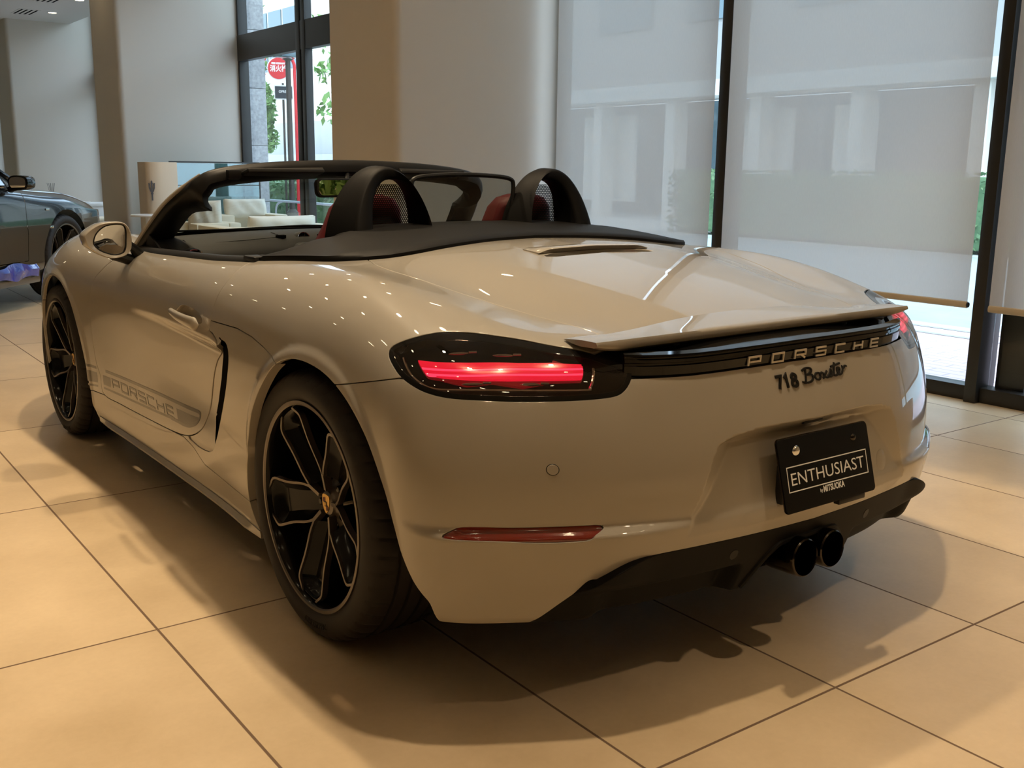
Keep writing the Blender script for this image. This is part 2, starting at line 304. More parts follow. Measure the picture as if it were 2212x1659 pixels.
def bm_lathe(bm, prof, axis='z', n=32, M=None, mi=0, cap=False, arc=None):
    """prof: list of (r, h); rotation about axis; M places it"""
    R = []
    for r, h in prof:
        ring = []
        for k in range(n):
            a = 2*PI*k/n
            v = {'z': Vector((r*math.cos(a), r*math.sin(a), h)), 'x': Vector((h, r*math.cos(a), r*math.sin(a))), 'y': Vector((r*math.cos(a), h, r*math.sin(a)))}[axis]
            ring.append(bm.verts.new(M @ v if M is not None else v))
        R.append(ring)
    for A, B in zip(R[:-1], R[1:]):
        for k in range(n):
            try: bm.faces.new((A[k], A[(k+1)%n], B[(k+1)%n], B[k])).material_index = mi
            except ValueError: pass
    if cap:
        bm.faces.new(R[0][::-1]).material_index = mi; bm.faces.new(R[-1]).material_index = mi
def bm_prism(bm, poly, d0, d1, plane='yz', bevel=0, seg=2, mi=0, M=None):
    """extrude a 2D polygon along the axis normal to `plane` from d0 to d1"""
    b = bmesh.new()
    def P(u, v, w): return {'yz': (w, u, v), 'xz': (u, w, v), 'xy': (u, v, w)}[plane]
    A = [b.verts.new(P(u, v, d0)) for u, v in poly]; B = [b.verts.new(P(u, v, d1)) for u, v in poly]
    n = len(A); b.faces.new(A[::-1]); b.faces.new(B)
    for k in range(n): b.faces.new((A[k], A[(k+1)%n], B[(k+1)%n], B[k]))
    bmesh.ops.recalc_face_normals(b, faces=b.faces)
    if bevel: bev(b, bevel, seg)
    join(bm, b, M, mi)
def crom(pts, n=8, closed=False):
    """Catmull-Rom through points"""
    P = [np.array(p, float) for p in pts]; m = len(P); out = []
    for i in range(m if closed else m-1):
        p1, p2 = P[i], P[(i+1)%m]
        p0 = P[i-1] if (closed or i > 0) else 2*p1-p2
        p3 = P[(i+2)%m] if (closed or i < m-2) else 2*p2-p1
        for k in range(n):
            t = k/n
            out.append(.5*(2*p1+(p2-p0)*t+(2*p0-5*p1+4*p2-p3)*t*t+(3*p1-p0-3*p2+p3)*t**3))
    if not closed: out.append(P[-1])
    return np.array(out)
def rrect(w, h, r, n=5, cx=0, cy=0):
    out = []
    for sx, sy, a0 in ((1,1,0),(-1,1,90),(-1,-1,180),(1,-1,270)):
        for k in range(n+1):
            a = math.radians(a0+90*k/n); out.append((cx+sx*(w/2-r)+r*math.cos(a), cy+sy*(h/2-r)+r*math.sin(a)))
    return out
def bm_loft(bm, rings, closed_ring=True, cap=(True, True), mi=0):
    R = [[bm.verts.new(tuple(map(float, p))) for p in ring] for ring in rings]
    n = len(R[0])
    for A, B in zip(R[:-1], R[1:]):
        for k in range(n if closed_ring else n-1):
            try: bm.faces.new((A[k], A[(k+1)%n], B[(k+1)%n], B[k])).material_index = mi
            except ValueError: pass
    if cap[0]: bm.faces.new(R[0][::-1]).material_index = mi
    if cap[1]: bm.faces.new(R[-1]).material_index = mi
def text_mesh(txt, size=1, extrude=0, align='CENTER', bevel=0, space=1, offset=0, shear=0, res=3):
    cu = bpy.data.curves.new('t', 'FONT'); cu.body = txt; cu.size = size; cu.extrude = extrude; cu.align_x = align
    cu.align_y = 'CENTER'; cu.bevel_depth = bevel; cu.space_character = space; cu.offset = offset; cu.shear = shear; cu.resolution_u = res
    o = bpy.data.objects.new('t', cu); C.objects.link(o); bpy.context.view_layer.update()
    me = bpy.data.meshes.new_from_object(o.evaluated_get(bpy.context.evaluated_depsgraph_get()))
    bpy.data.objects.remove(o); bpy.data.curves.remove(cu)
    bm = bmesh.new(); bm.from_mesh(me); bpy.data.meshes.remove(me)
    return bm
# ---------------------------------------------------------------- cutting triangle meshes along scalar fields
def seg_sdf(poly, U, V, closed=True):
    poly = np.asarray(poly, float); A = poly; B = np.roll(poly, -1, 0)
    if not closed: A, B = A[:-1], B[:-1]
    d2 = np.full(len(U), 1e9); ins = np.zeros(len(U), bool)
    for (ax, ay), (bx, by) in zip(A, B):
        ex, ey = bx-ax, by-ay; L = ex*ex+ey*ey
        if L < 1e-14: continue
        t = np.clip(((U-ax)*ex+(V-ay)*ey)/L, 0, 1)
        d2 = np.minimum(d2, (U-ax-t*ex)**2+(V-ay-t*ey)**2)
        if closed and ay != by:
            c = (ay > V) != (by > V); ins ^= c & (U < ax+(V-ay)*ex/ey)
    d = np.sqrt(d2)
    return np.where(ins, -d, d) if closed else d
def clip(M, f):
    """keep the part of (V, T) where f <= 0"""
    V, T = M; f = np.where(np.abs(f) < 1e-7, -1e-7, f)
    s = f[T] <= 0; c = s.sum(1)
    keep = T[c == 3]; newV = [V]; nv = len(V); out = [keep]; cache = {}
    def cross(a, b):
        nonlocal nv
        k = (a, b) if a < b else (b, a)
        if k not in cache:
            t = f[a]/(f[a]-f[b]); newV.append((V[a]+(V[b]-V[a])*t)[None]); cache[k] = nv; nv += 1
        return cache[k]
    add = []
    for t in T[(c == 1) | (c == 2)]:
        q = []
        for i in range(3):
            a, b = t[i], t[(i+1)%3]
            if f[a] <= 0: q.append(a)
            if (f[a] <= 0) != (f[b] <= 0): q.append(cross(a, b))
        add.append((q[0], q[1], q[2]))
        if len(q) == 4: add.append((q[0], q[2], q[3]))
    if add: out.append(np.array(add))
    T2 = np.concatenate(out); V2 = np.concatenate(newV)
    used = np.zeros(len(V2), bool); used[T2.ravel()] = True
    mp = np.cumsum(used)-1
    return V2[used], mp[T2]
def borders(T):
    E = np.concatenate([T[:,[0,1]], T[:,[1,2]], T[:,[2,0]]]); key = np.sort(E, 1)
    _, inv, cnt = np.unique(key, axis=0, return_inverse=True, return_counts=True)
    return E[cnt[inv.ravel()] == 1]
def panel(name, M, mats, parent, F, thick=.012, offset=0., mirror=None, sign=-1, round_=.0018):
    """M half mesh in |x|: makes an object; sign -1 = left, +1 = right, 0 = both halves welded"""
    V, T = M; V = newton(F, V, 1, V[:,0] < 1e-5)
    N = grad(F, V); N /= np.linalg.norm(N, axis=1)[:,None]
    V = V+N*offset
    E = borders(T)
    if sign == 0:
        E = E[~((V[E[:,0],0] < 1e-5) & (V[E[:,1],0] < 1e-5))]
    if thick:
        b = np.unique(E); mp = np.full(len(V), -1); mp[b] = np.arange(len(b)); n0 = len(V)
        # outward tangent at the border (for the rounded edge normal)
        tang = np.zeros_like(V)
        e = V[E[:,1]]-V[E[:,0]]; o = np.cross(e, N[E[:,0]]+N[E[:,1]])
        np.add.at(tang, E[:,0], o); np.add.at(tang, E[:,1], o)
        tang[b] /= np.maximum(np.linalg.norm(tang[b], axis=1), 1e-12)[:,None]
        V1 = V[b]-N[b]*round_+tang[b]*round_*.6; N1 = tang[b]*.8+N[b]*.6
        V2 = V[b]-N[b]*thick+tang[b]*round_*.6
        Vs = np.concatenate([V, V1, V1, V2]); Ns = np.concatenate([N, N1, tang[b], tang[b]])
        k = len(b); i0, i1 = E[:,0], E[:,1]; a0, a1 = mp[i0]+n0, mp[i1]+n0
        q = np.concatenate([np.stack([i1, i0, a0], 1), np.stack([i1, a0, a1], 1),
                            np.stack([a1+k, a0+k, a0+2*k], 1), np.stack([a1+k, a0+2*k, a1+2*k], 1)])
        T = np.concatenate([T, q]); V, N = Vs, Ns
    if sign <= 0:
        L = V*[-1,1,1]; LN = N*[-1,1,1]; LT = T[:, ::-1]
    if sign == -1: V, N, T = L, LN, LT
    if sign == 0:
        T = np.concatenate([T, LT+len(V)]); V = np.concatenate([V, L]); N = np.concatenate([N, LN])
    return meshobj(name, V, T, mats, parent, normals=N)
def drop(F, P, d=(0,1,0), far=.3):
    """move points along d onto the surface F = 0"""
    P = np.array(P, float); d = np.array(d, float)
    for _ in range(7):
        f = F(P); s = (F(P+d*1e-4)-f)/1e-4; s = np.where(np.abs(s) < .15, np.where(s < 0, -.15, .15), s)
        P = P-np.clip(f/s, -.12, .12)[:,None]*d
    return P

# ---------------------------------------------------------------- materials
def mat(name, col, rough=.5, metal=0, coat=0, coat_rough=.03, spec=.5, emit=None, estr=0, alpha=1, trans=0, ior=1.45, sheen=0):
    m = bpy.data.materials.new(name); m.use_nodes = True
    b = m.node_tree.nodes['Principled BSDF']
    b.inputs['Base Color'].default_value = (*col, 1); b.inputs['Roughness'].default_value = rough
    b.inputs['Metallic'].default_value = metal; b.inputs['Coat Weight'].default_value = coat
    b.inputs['Coat Roughness'].default_value = coat_rough; b.inputs['Specular IOR Level'].default_value = spec
    b.inputs['IOR'].default_value = ior; b.inputs['Transmission Weight'].default_value = trans
    b.inputs['Alpha'].default_value = alpha; b.inputs['Sheen Weight'].default_value = sheen
    if emit: b.inputs['Emission Color'].default_value = (*emit, 1); b.inputs['Emission Strength'].default_value = estr
    return m
def srgb(r, g, b): return tuple(((c/255)/12.92 if c/255 <= .04045 else ((c/255+.055)/1.055)**2.4) for c in (r, g, b))
def nodes(m): return m.node_tree.nodes, m.node_tree.links, m.node_tree.nodes['Principled BSDF']
def add_bump(m, scale=200, strength=.1, dist=.001, kind='NOISE', coord='Object'):
    n, l, b = nodes(m)
    tc = n.new('ShaderNodeTexCoord'); t = n.new('ShaderNodeTexNoise' if kind == 'NOISE' else 'ShaderNodeTexVoronoi')
    t.inputs['Scale'].default_value = scale; bp = n.new('ShaderNodeBump')
    bp.inputs['Strength'].default_value = strength; bp.inputs['Distance'].default_value = dist
    l.new(tc.outputs[coord], t.inputs['Vector']); l.new(t.outputs[0], bp.inputs['Height']); l.new(bp.outputs[0], b.inputs['Normal'])
    return m
def add_var(m, c1, c2, scale=5, detail=4, rough=None, coord='Object'):
    n, l, b = nodes(m)
    tc = n.new('ShaderNodeTexCoord'); t = n.new('ShaderNodeTexNoise'); t.inputs['Scale'].default_value = scale; t.inputs['Detail'].default_value = detail
    mx = n.new('ShaderNodeMix'); mx.data_type = 'RGBA'; mx.inputs['A'].default_value = (*c1, 1); mx.inputs['B'].default_value = (*c2, 1)
    l.new(tc.outputs[coord], t.inputs['Vector']); l.new(t.outputs[0], mx.inputs['Factor']); l.new(mx.outputs['Result'], b.inputs['Base Color'])
    return m
M = {}
M['paint'] = mat('chalk_paint', (.355,.325,.275), .35, coat=1, coat_rough=.012, spec=.25)
M['decal'] = mat('decal_grey', (.115,.105,.09), .35, coat=.6, coat_rough=.03)
M['gloss'] = mat('gloss_black', (.004,.004,.004), .05, spec=.4)
M['satin'] = mat('satin_black', (.008,.0078,.0075), .42, spec=.35)
M['plastic'] = add_bump(mat('grained_black_plastic', (.0045,.0042,.004), .55, spec=.18), 900, .12, .0005)
M['matte'] = add_bump(mat('matte_black_fabric', (.009,.0085,.008), .85, spec=.2), 1500, .2, .0004)
M['void'] = mat('unlit_black', (.002,.002,.002), .9, spec=.05)
M['rubber'] = add_bump(mat('tyre_rubber', (.020,.017,.015), .62, spec=.35), 500, .08, .0005)
M['rim'] = mat('rim_black', (.003,.003,.0028), .12, spec=.22)
M['rimedge'] = mat('rim_machined_edge', (.16,.14,.12), .30, metal=.8)
M['chrome'] = mat('chrome', (.75,.75,.75), .06, metal=1)
M['letter'] = mat('satin_metal_lettering', (.66,.62,.55), .38, metal=.55)
M['darkmetal'] = mat('dark_chrome', (.06,.052,.045), .13, metal=1)
M['mirror'] = mat('mirror_glass', (.85,.87,.88), .01, metal=1)
M['redleather'] = add_bump(mat('bordeaux_leather', (.085,.007,.009), .5, spec=.3), 400, .15, .0006)
M['dash'] = add_bump(mat('dash_leatherette', (.020,.0195,.018), .55, spec=.3), 600, .2, .0005)
M['plate'] = mat('plate_black', (.006,.006,.006), .55, spec=.12)
M['white'] = mat('white_print', (.78,.78,.76), .5)
M['gold'] = mat('crest_gold', (.70,.43,.10), .35, metal=.5)
M['crestred'] = mat('crest_red', (.18,.012,.012), .4)
M['reflector'] = mat('red_reflector', (.16,.010,.004), .14, coat=.8)
M['lamp_red'] = mat('lit_red_bar', (.25,.002,.01), .2, emit=(1,.008,.045), estr=.62)
M['lamp_pink'] = mat('lit_red_bar_core', (.3,.01,.03), .2, emit=(1,.045,.11), estr=1.25)
M['lamp_red2'] = mat('red_lamp_glow', (.12,.004,.008), .2, emit=(1,.01,.03), estr=.10)
def glassy(name, tint, base=.06, rough=.0, f0=.05):
    """thin pane: mostly see-through, tinted, with mirror reflection"""
    m = bpy.data.materials.new(name); m.use_nodes = True; n = m.node_tree.nodes; l = m.node_tree.links
    n.remove(n['Principled BSDF']); out = n['Material Output']
    tr = n.new('ShaderNodeBsdfTransparent'); tr.inputs[0].default_value = (*tint, 1)
    gl = n.new('ShaderNodeBsdfGlossy'); gl.inputs['Roughness'].default_value = rough; gl.inputs['Color'].default_value = (1,1,1,1)
    g = n.new('ShaderNodeNewGeometry'); dt = n.new('ShaderNodeVectorMath'); dt.operation = 'DOT_PRODUCT'
    l.new(g.outputs['Normal'], dt.inputs[0]); l.new(g.outputs['Incoming'], dt.inputs[1])
    def M_(op, a, b=None):
        k = n.new('ShaderNodeMath'); k.operation = op; k.use_clamp = op == 'ADD'
        for i, v in enumerate((a, b)):
            if isinstance(v, (int, float)): k.inputs[i].default_value = v
            elif v is not None: l.new(v, k.inputs[i])
        return k.outputs[0]
    c = M_('POWER', M_('SUBTRACT', 1.0, M_('ABSOLUTE', dt.outputs['Value'])), 5.0)   # Schlick reflectance
    ma = M_('ADD', M_('MULTIPLY', c, 1-f0), f0+base)
    mx = n.new('ShaderNodeMixShader')
    l.new(ma, mx.inputs[0]); l.new(tr.outputs[0], mx.inputs[1]); l.new(gl.outputs[0], mx.inputs[2]); l.new(mx.outputs[0], out.inputs[0])
    return m
M['glass'] = glassy('clear_glass', (.90,.95,.94), .0)
M['smoked'] = glassy('smoked_deflector', (.70,.71,.69), -.03)
M['lens'] = glassy('smoked_lamp_lens', (.66,.58,.54), .0)
M['wglass'] = glassy('window_glass', (.93,.97,.97), -.02)

# ---------------------------------------------------------------- the open roadster: body panels
car = thing('sports_car', 'chalk beige open two-seat roadster with black wheels and red tail lights in the foreground', 'car', (0,0,0))
def fe(n, i, j, a=True): return np.abs(np.array(FE[n]))[:, [i, j]]*1. if a else np.array(FE[n])[:, [i, j]]
def yz(n): return np.array(FE[n])[:, 1:3]
G = .0022
def ang(P): return .5*np.arctan2(P[:,0]-.30, -(P[:,1]+.30))
def near(Fv): return lambda V: Fv
base = body_mesh(.0095)
doorm = body_mesh(.0062, Fdoor, (.38, 2.15), (.13, .98))
bump = body_mesh(.0065, Fbump, (-.97, .02), (.15, .86))
# fields over |x|, y, z
door_poly = np.concatenate([crom(yz('door'), 5), [(.585,1.1), (1.70,1.1), (1.70,.90)]])
arch_r = np.concatenate([crom(yz('arch_r'), 4), [(-.56,.10), (.36,.10)]])
arch_f = np.concatenate([crom(yz('arch_f')[1:], 4), [(2.02,.05), (2.74,.05), (2.72,.40), (2.70,.50)]])
ck = [(0,.212), (.15,.205), (.294,.174), (.438,.150), (.546,.153), (.627,.185), (.690,.245), (.728,.42), (.752,.62), (.756,.835), (.752,1.133), (.748,1.43), (.737,1.70), (.70,1.80), (.58,1.90), (.35,1.985), (0,2.02)]
ckc = crom(ck, 6)
cock_poly = np.concatenate([[(-.2,.212)], ckc, [(-.2,2.02)]])
lid_line = crom([(.585,.30), (.592,.22), (.604,.16), (.622,.09), (.623,0), (.603,-.1), (.580,-.2), (.547,-.3), (.515,-.4), (.485,-.5), (.462,-.58), (.448,-.645)], 5)
lid_poly = np.concatenate([[(-.3,.30)], lid_line, [(-.3,-.645)]])
tl = np.array(FE['tail']); tl[:,0] = np.abs(tl[:,0]); tl[:,2] -= .006*sst(.80, .83, tl[:,2])*sst(.80, .66, tl[:,0])
tail_poly = crom(np.stack([ang(tl), tl[:,2]], 1), 4, True)
def chain(*pts):
    P = np.concatenate([np.abs(np.array(p))*np.array([1,0,1])+np.array(p)*np.array([0,1,0]) for p in pts]); s = ang(P); k = np.argsort(s)
    return s[k], P[k, 2]
_sl = [p for p in FE['striplow'] if p[0] < .1]
seam_s, seam_z = chain([(.92,-.12,.690)], FE['bseam'], [(.80,-.55,.765), (.62,-.70,.765)], _sl, [(0,-.80,.760)])
def f_door(P): return seg_sdf(door_poly, P[:,1], P[:,2])
def f_arch(P): return np.where(P[:,0] > .45, np.minimum(seg_sdf(arch_r, P[:,1], P[:,2]), seg_sdf(arch_f, P[:,1], P[:,2])), 1)
def f_cock(P): return np.where(P[:,2] > .7, seg_sdf(cock_poly, P[:,0], P[:,1]), 1)
def f_lid(P): return np.where(P[:,2] > .7, seg_sdf(lid_poly, P[:,0], P[:,1]), 1)
def f_tail(P): return np.where(P[:,1] < -.1, seg_sdf(tail_poly, ang(P), P[:,2]), 1)
def f_seam(P): return P[:,2]-np.interp(ang(P), seam_s, seam_z)          # < 0 below the bumper seam
ql = yz('qline')[::-1]
def f_ql(P): return P[:,2]-np.interp(P[:,1], np.r_[-.5, ql[:,0], .62], np.r_[.5, ql[:,1], ql[-1,1]])
dfx = np.array([0,.33,.461,.516,.565,.608,.645,.68,.75]); dfz = np.array([.388,.389,.388,.380,.359,.331,.293,.250,.17])
_df = crom(np.stack([dfx, dfz], 1), 6)
def f_diff(P): return P[:,2]-np.interp(P[:,0], _df[:,0], _df[:,1])
def f_bot(P): return np.interp(P[:,1], [-.6,-.45,-.2,.2,.4,2.0,2.8,3.3], [.238,.240,.20,.16,.166,.166,.19,.22])-P[:,2]
sill_y = [.2,.6,.80,.90,1.0,1.1,1.43,1.7,1.9,2.1]; sill_zz = [.248,.252,.258,.292,.306,.300,.288,.284,.284,.274]
def f_sill(P): return P[:,2]-np.interp(P[:,1], sill_y, sill_zz)
slot = crom(yz('slot'), 4)
strip_poly = np.concatenate([[(.68,.72), (.52,.708)], slot, crom(yz('scallop_low')[::-1], 4), [(.97,.33), (.86,.45), (.78,.62)]])
def f_slot(P): return seg_sdf(strip_poly, P[:,1], P[:,2])
P = car
def cut(m, *fs):
    for f in fs: m = clip(m, f(m[0]))
    return m
def out_(f, g=G): return lambda V: -f(V)+g
def in_(f, g=G): return lambda V: f(V)+g
y_lt = lambda a: (lambda V: V[:,1]-a)
y_gt = lambda a: (lambda V: a-V[:,1])
m0 = cut(base, f_bot, out_(f_arch, 0), out_(f_cock, 0))
lid = cut(m0, in_(f_lid), y_lt(.4))
lidhole = rrect(.50, .060, .028, 6)                                     # mouth of the engine-lid air outlet, half
def f_mouth(V): return seg_sdf([(-.3,-.052), (.16,-.060), (.198,-.074), (.205,-.092), (.17,-.106), (-.3,-.098)], V[:,0], V[:,1])
lid = cut(lid, out_(f_mouth, 0))
mr = cut(m0, y_lt(1.2), out_(f_lid), out_(f_door), out_(f_tail), out_(f_slot, 0))
fend = cut(mr, in_(lambda V: -f_seam(V)), lambda V: np.where(V[:,1] > -.05, -f_ql(V)+G, -1))
fend = cut(fend, lambda V: np.where(V[:,1] > .0, V[:,2]*0-1, np.maximum(-.645-V[:,1], .455-V[:,0]) if False else np.where(V[:,1] < -.655, .532-V[:,0], np.where(V[:,1] < -.60, .452-V[:,0], -1))))
side = cut(mr, y_gt(-.05), in_(f_ql), out_(f_sill))
for sgn, sd in ((-1, 'left'), (1, 'right')):
    o = panel('rear_fender', fend, M['paint'], P, F0, .012, sign=sgn)
    panel('side_panel', side, M['paint'], P, F0, .028, sign=sgn)
md = cut(doorm, f_bot, out_(f_arch, 0), out_(f_cock, 0))
dm = cut(md, in_(f_door))
# handle recess cut out of the door
hand = crom([(.955,.722), (.93,.742), (.89,.758), (.80,.760), (.715,.752), (.682,.735), (.70,.722), (.80,.715), (.90,.712)], 4, True)
dm = clip(dm, -seg_sdf(hand, dm[0][:,1], dm[0][:,2]))
slot_fwd = lambda z: np.interp(z, np.array(yz('slot'))[::-1,1], np.array(yz('slot'))[::-1,0])+.138*np.clip(np.minimum((z-.330)/.10, (.716-z)/.05), 0, 1)
strip = cut(md, out_(f_door), lambda V: seg_sdf(strip_poly, V[:,1], V[:,2])-.035, lambda V: np.where(V[:,1] < 1, -1, V[:,1]-1), lambda V: np.maximum(V[:,2]-.716, .304-V[:,2]), lambda V: slot_fwd(V[:,2])-.004-V[:,1])
duct = cut(base, lambda V: np.maximum(V[:,1]-slot_fwd(V[:,2])-.004, slot_fwd(V[:,2])-.20-V[:,1]), lambda V: np.maximum(V[:,2]-.690, .332-V[:,2]), y_lt(1.0), y_gt(.2))
front = cut(m0, y_gt(1.2), out_(f_door))
sillm = cut(m0, in_(f_sill), out_(f_door), y_gt(.1), y_lt(2.2))
hood_poly = [(-.3,1.98), (0,2.035), (.35,2.00), (.56,1.93), (.62,2.0), (.60,2.4), (.52,2.9), (.38,3.22), (-.3,3.30)]
f_hood = lambda V: np.where(V[:,2] > .45, seg_sdf(hood_poly, V[:,0], V[:,1]), 1)
f_fb = lambda V: np.where(V[:,1] > 2.5, V[:,2]-np.interp(V[:,1], [2.5,3.4], [.60,.52]), 1)
ffend = cut(front, out_(f_hood), out_(f_fb), lambda V: np.where(V[:,1] < 2.35, -f_sill(V)+G, -1))
hood = cut(front, in_(f_hood)); fbump = cut(front, in_(f_fb), out_(f_hood))
doors = {}
for sgn in (-1, 1):
    doors[sgn] = panel('door', dm, M['paint'], P, Fdoor, .014, sign=sgn)
    panel('intake_duct', duct, M['void'], P, F0, 0, offset=-.034, sign=sgn)
    panel('intake_scoop', strip, M['paint'], P, Fdoor, 0, offset=-.003, sign=sgn)
    panel('front_fender', ffend, M['paint'], P, F0, .012, sign=sgn)
    panel('side_sill', sillm, M['paint'], P, F0, .02, sign=sgn)
hoodo = panel('front_hood', hood, M['paint'], P, F0, .012, sign=0)
panel('front_bumper', fbump, M['paint'], P, F0, .012, sign=0)
lido = panel('trunk_lid', lid, M['paint'], P, F0, .012, sign=0)
# rear bumper with plate recess
mb = cut(bump, f_bot, out_(f_arch, 0), y_lt(-.08), in_(f_seam), out_(f_tail, G), out_(f_diff, .001))
refl_poly = crom(np.stack([ang(np.abs(np.array(FE['refl']))*[1,-1,1]), np.array(FE['refl'])[:,2]], 1)[[0,1,2,3,4,5]], 3)
rf = np.array(FE['refl']); rf[:,0] = np.abs(rf[:,0]); refl_poly = crom(np.stack([ang(rf), rf[:,2]], 1), 3, True)
f_refl = lambda V: np.where(V[:,1] < -.3, seg_sdf(refl_poly, ang(V), V[:,2]), 1)
mbr = cut(mb, out_(f_refl, .001))
bumpo = panel('rear_bumper', mbr, M['paint'], P, Fbump, .012, sign=0)
for sgn in (-1, 1):
    o = panel('reflector', cut(mb, in_(f_refl, .001)), M['reflector'], P, Fbump, .01, offset=-.004, sign=sgn)
    o['label'] = 'long red reflector set in the bumper'
# diffuser
dif = body_mesh(.0065, Fdiff, (-.97, -.2), (.15, .45))
def f_exh(V): return seg_sdf([(-.3,.347), (.075,.347), (.115,.335), (.150,.30), (.205,.20), (-.3,.20)], V[:,0], V[:,2])
df = cut(dif, f_bot, in_(f_diff, .001), y_lt(-.3), out_(f_exh, 0), lambda V: V[:,0]-.70)
dfo = panel('rear_diffuser', df, M['plastic'], P, Fdiff, .03, sign=0)
dfo['label'] = 'black plastic lower diffuser'
# black zone between the lamps, under the spoiler
bz = cut(base, y_lt(-.60), lambda V: -f_seam(V)+G, lambda V: np.maximum(V[:,0]-.545, -1), out_(f_tail, G))
bz = cut(bz, lambda V: np.where(V[:,2] > .70, V[:,1]+.648, -1))
panel('light_strip_panel', bz, M['gloss'], P, F0, .02, offset=-.008, sign=0)
# added black sheet behind the panels, so their gaps read as shade
Fin = make_F()
li = body_mesh(.03, F0, (-.97,3.5), (.22,1.02))
li = cut(li, lambda V: np.where(V[:,0] > .5, -np.minimum(seg_sdf(arch_r, V[:,1], V[:,2]), seg_sdf(arch_f, V[:,1], V[:,2]))+.02, -1), lambda V: np.where(V[:,2] > .55, -seg_sdf(cock_poly, V[:,0], V[:,1])+.03, -1),
         lambda V: np.where(V[:,1] < -.05, f_seam(V)*0+np.maximum(np.where(V[:,2] < .36, .28-V[:,0], -1), 0)*0-1, -1), lambda V: np.where((V[:,2] < .44) & (V[:,1] < -.3), V[:,2]*0+1, -1))
lo = panel('gap_shade_sheet', li, M['void'], P, F0, 0, offset=-.085, sign=0)
# wheel housings and floor pan
bm = bmesh.new()
for yc, zc, xi in ((-.03,.345,.52), (2.44,.335,.52)):
    for s in (-1, 1):
        b = bmesh.new()
        rt = .385 if yc < 1 else .365; prof = [(rt*math.cos(a), rt*math.sin(a)) for a in np.linspace(-.1, PI+.1, 24)]
        A = [b.verts.new((s*xi, yc+u, zc+v)) for u, v in prof]; B_ = [b.verts.new((s*.835, yc+u, zc+v)) for u, v in prof]
        for k in range(23): b.faces.new((A[k], A[k+1], B_[k+1], B_[k]))
        b.faces.new(A); join(bm, b)
bm_box(bm, (0,1.2,.165), (1.5,1.9,.02)); bm_box(bm, (0,-.35,.255), (1.0,.70,.02)); bm_box(bm, (0,.1,.2), (1.0,.4,.02)); bm_box(bm, (0,2.9,.2), (1.0,.9,.02))
bmobj('underbody', bm, M['void'], P)

# ---------------------------------------------------------------- wheels (axis x, outer side -x)
def stroke(bm, pts, w, z0, z1, closed=False, mi=0, M=None):
    """flat ribbon of width w along 2D polyline, with thickness z0..z1"""
    P = np.array(pts, float); n = len(P); L_, R_ = [], []
    for i in range(n):
        a = P[i-1] if (closed or i > 0) else P[i]; c = P[(i+1)%n] if (closed or i < n-1) else P[i]
        d1 = P[i]-a; d2 = c-P[i]
        if not np.any(d1): d1 = d2
        if not np.any(d2): d2 = d1
        d1 = d1/np.linalg.norm(d1); d2 = d2/np.linalg.norm(d2); n1 = np.array([-d1[1], d1[0]]); n2 = np.array([-d2[1], d2[0]])
        m = n1+n2; m = m/max(np.dot(m, n1), .35)
        L_.append(P[i]+m*w/2); R_.append(P[i]-m*w/2)
    T = (lambda v: M(v)) if M else (lambda v: v)
    vs = [[bm.verts.new(T((p[0], p[1], z))) for p in Q] for z in (z0, z1) for Q in (L_, R_)]
    for i in range(n if closed else n-1):
        j = (i+1)%n
        for A, B in ((vs[2], vs[3]), (vs[1], vs[0]), (vs[0], vs[2]), (vs[3], vs[1])):
            bm.faces.new((A[i], B[i], B[j], A[j])).material_index = mi
    if not closed:
        for i in (0, -1):
            bm.faces.new((vs[0][i], vs[1][i], vs[3][i], vs[2][i])).material_index = mi
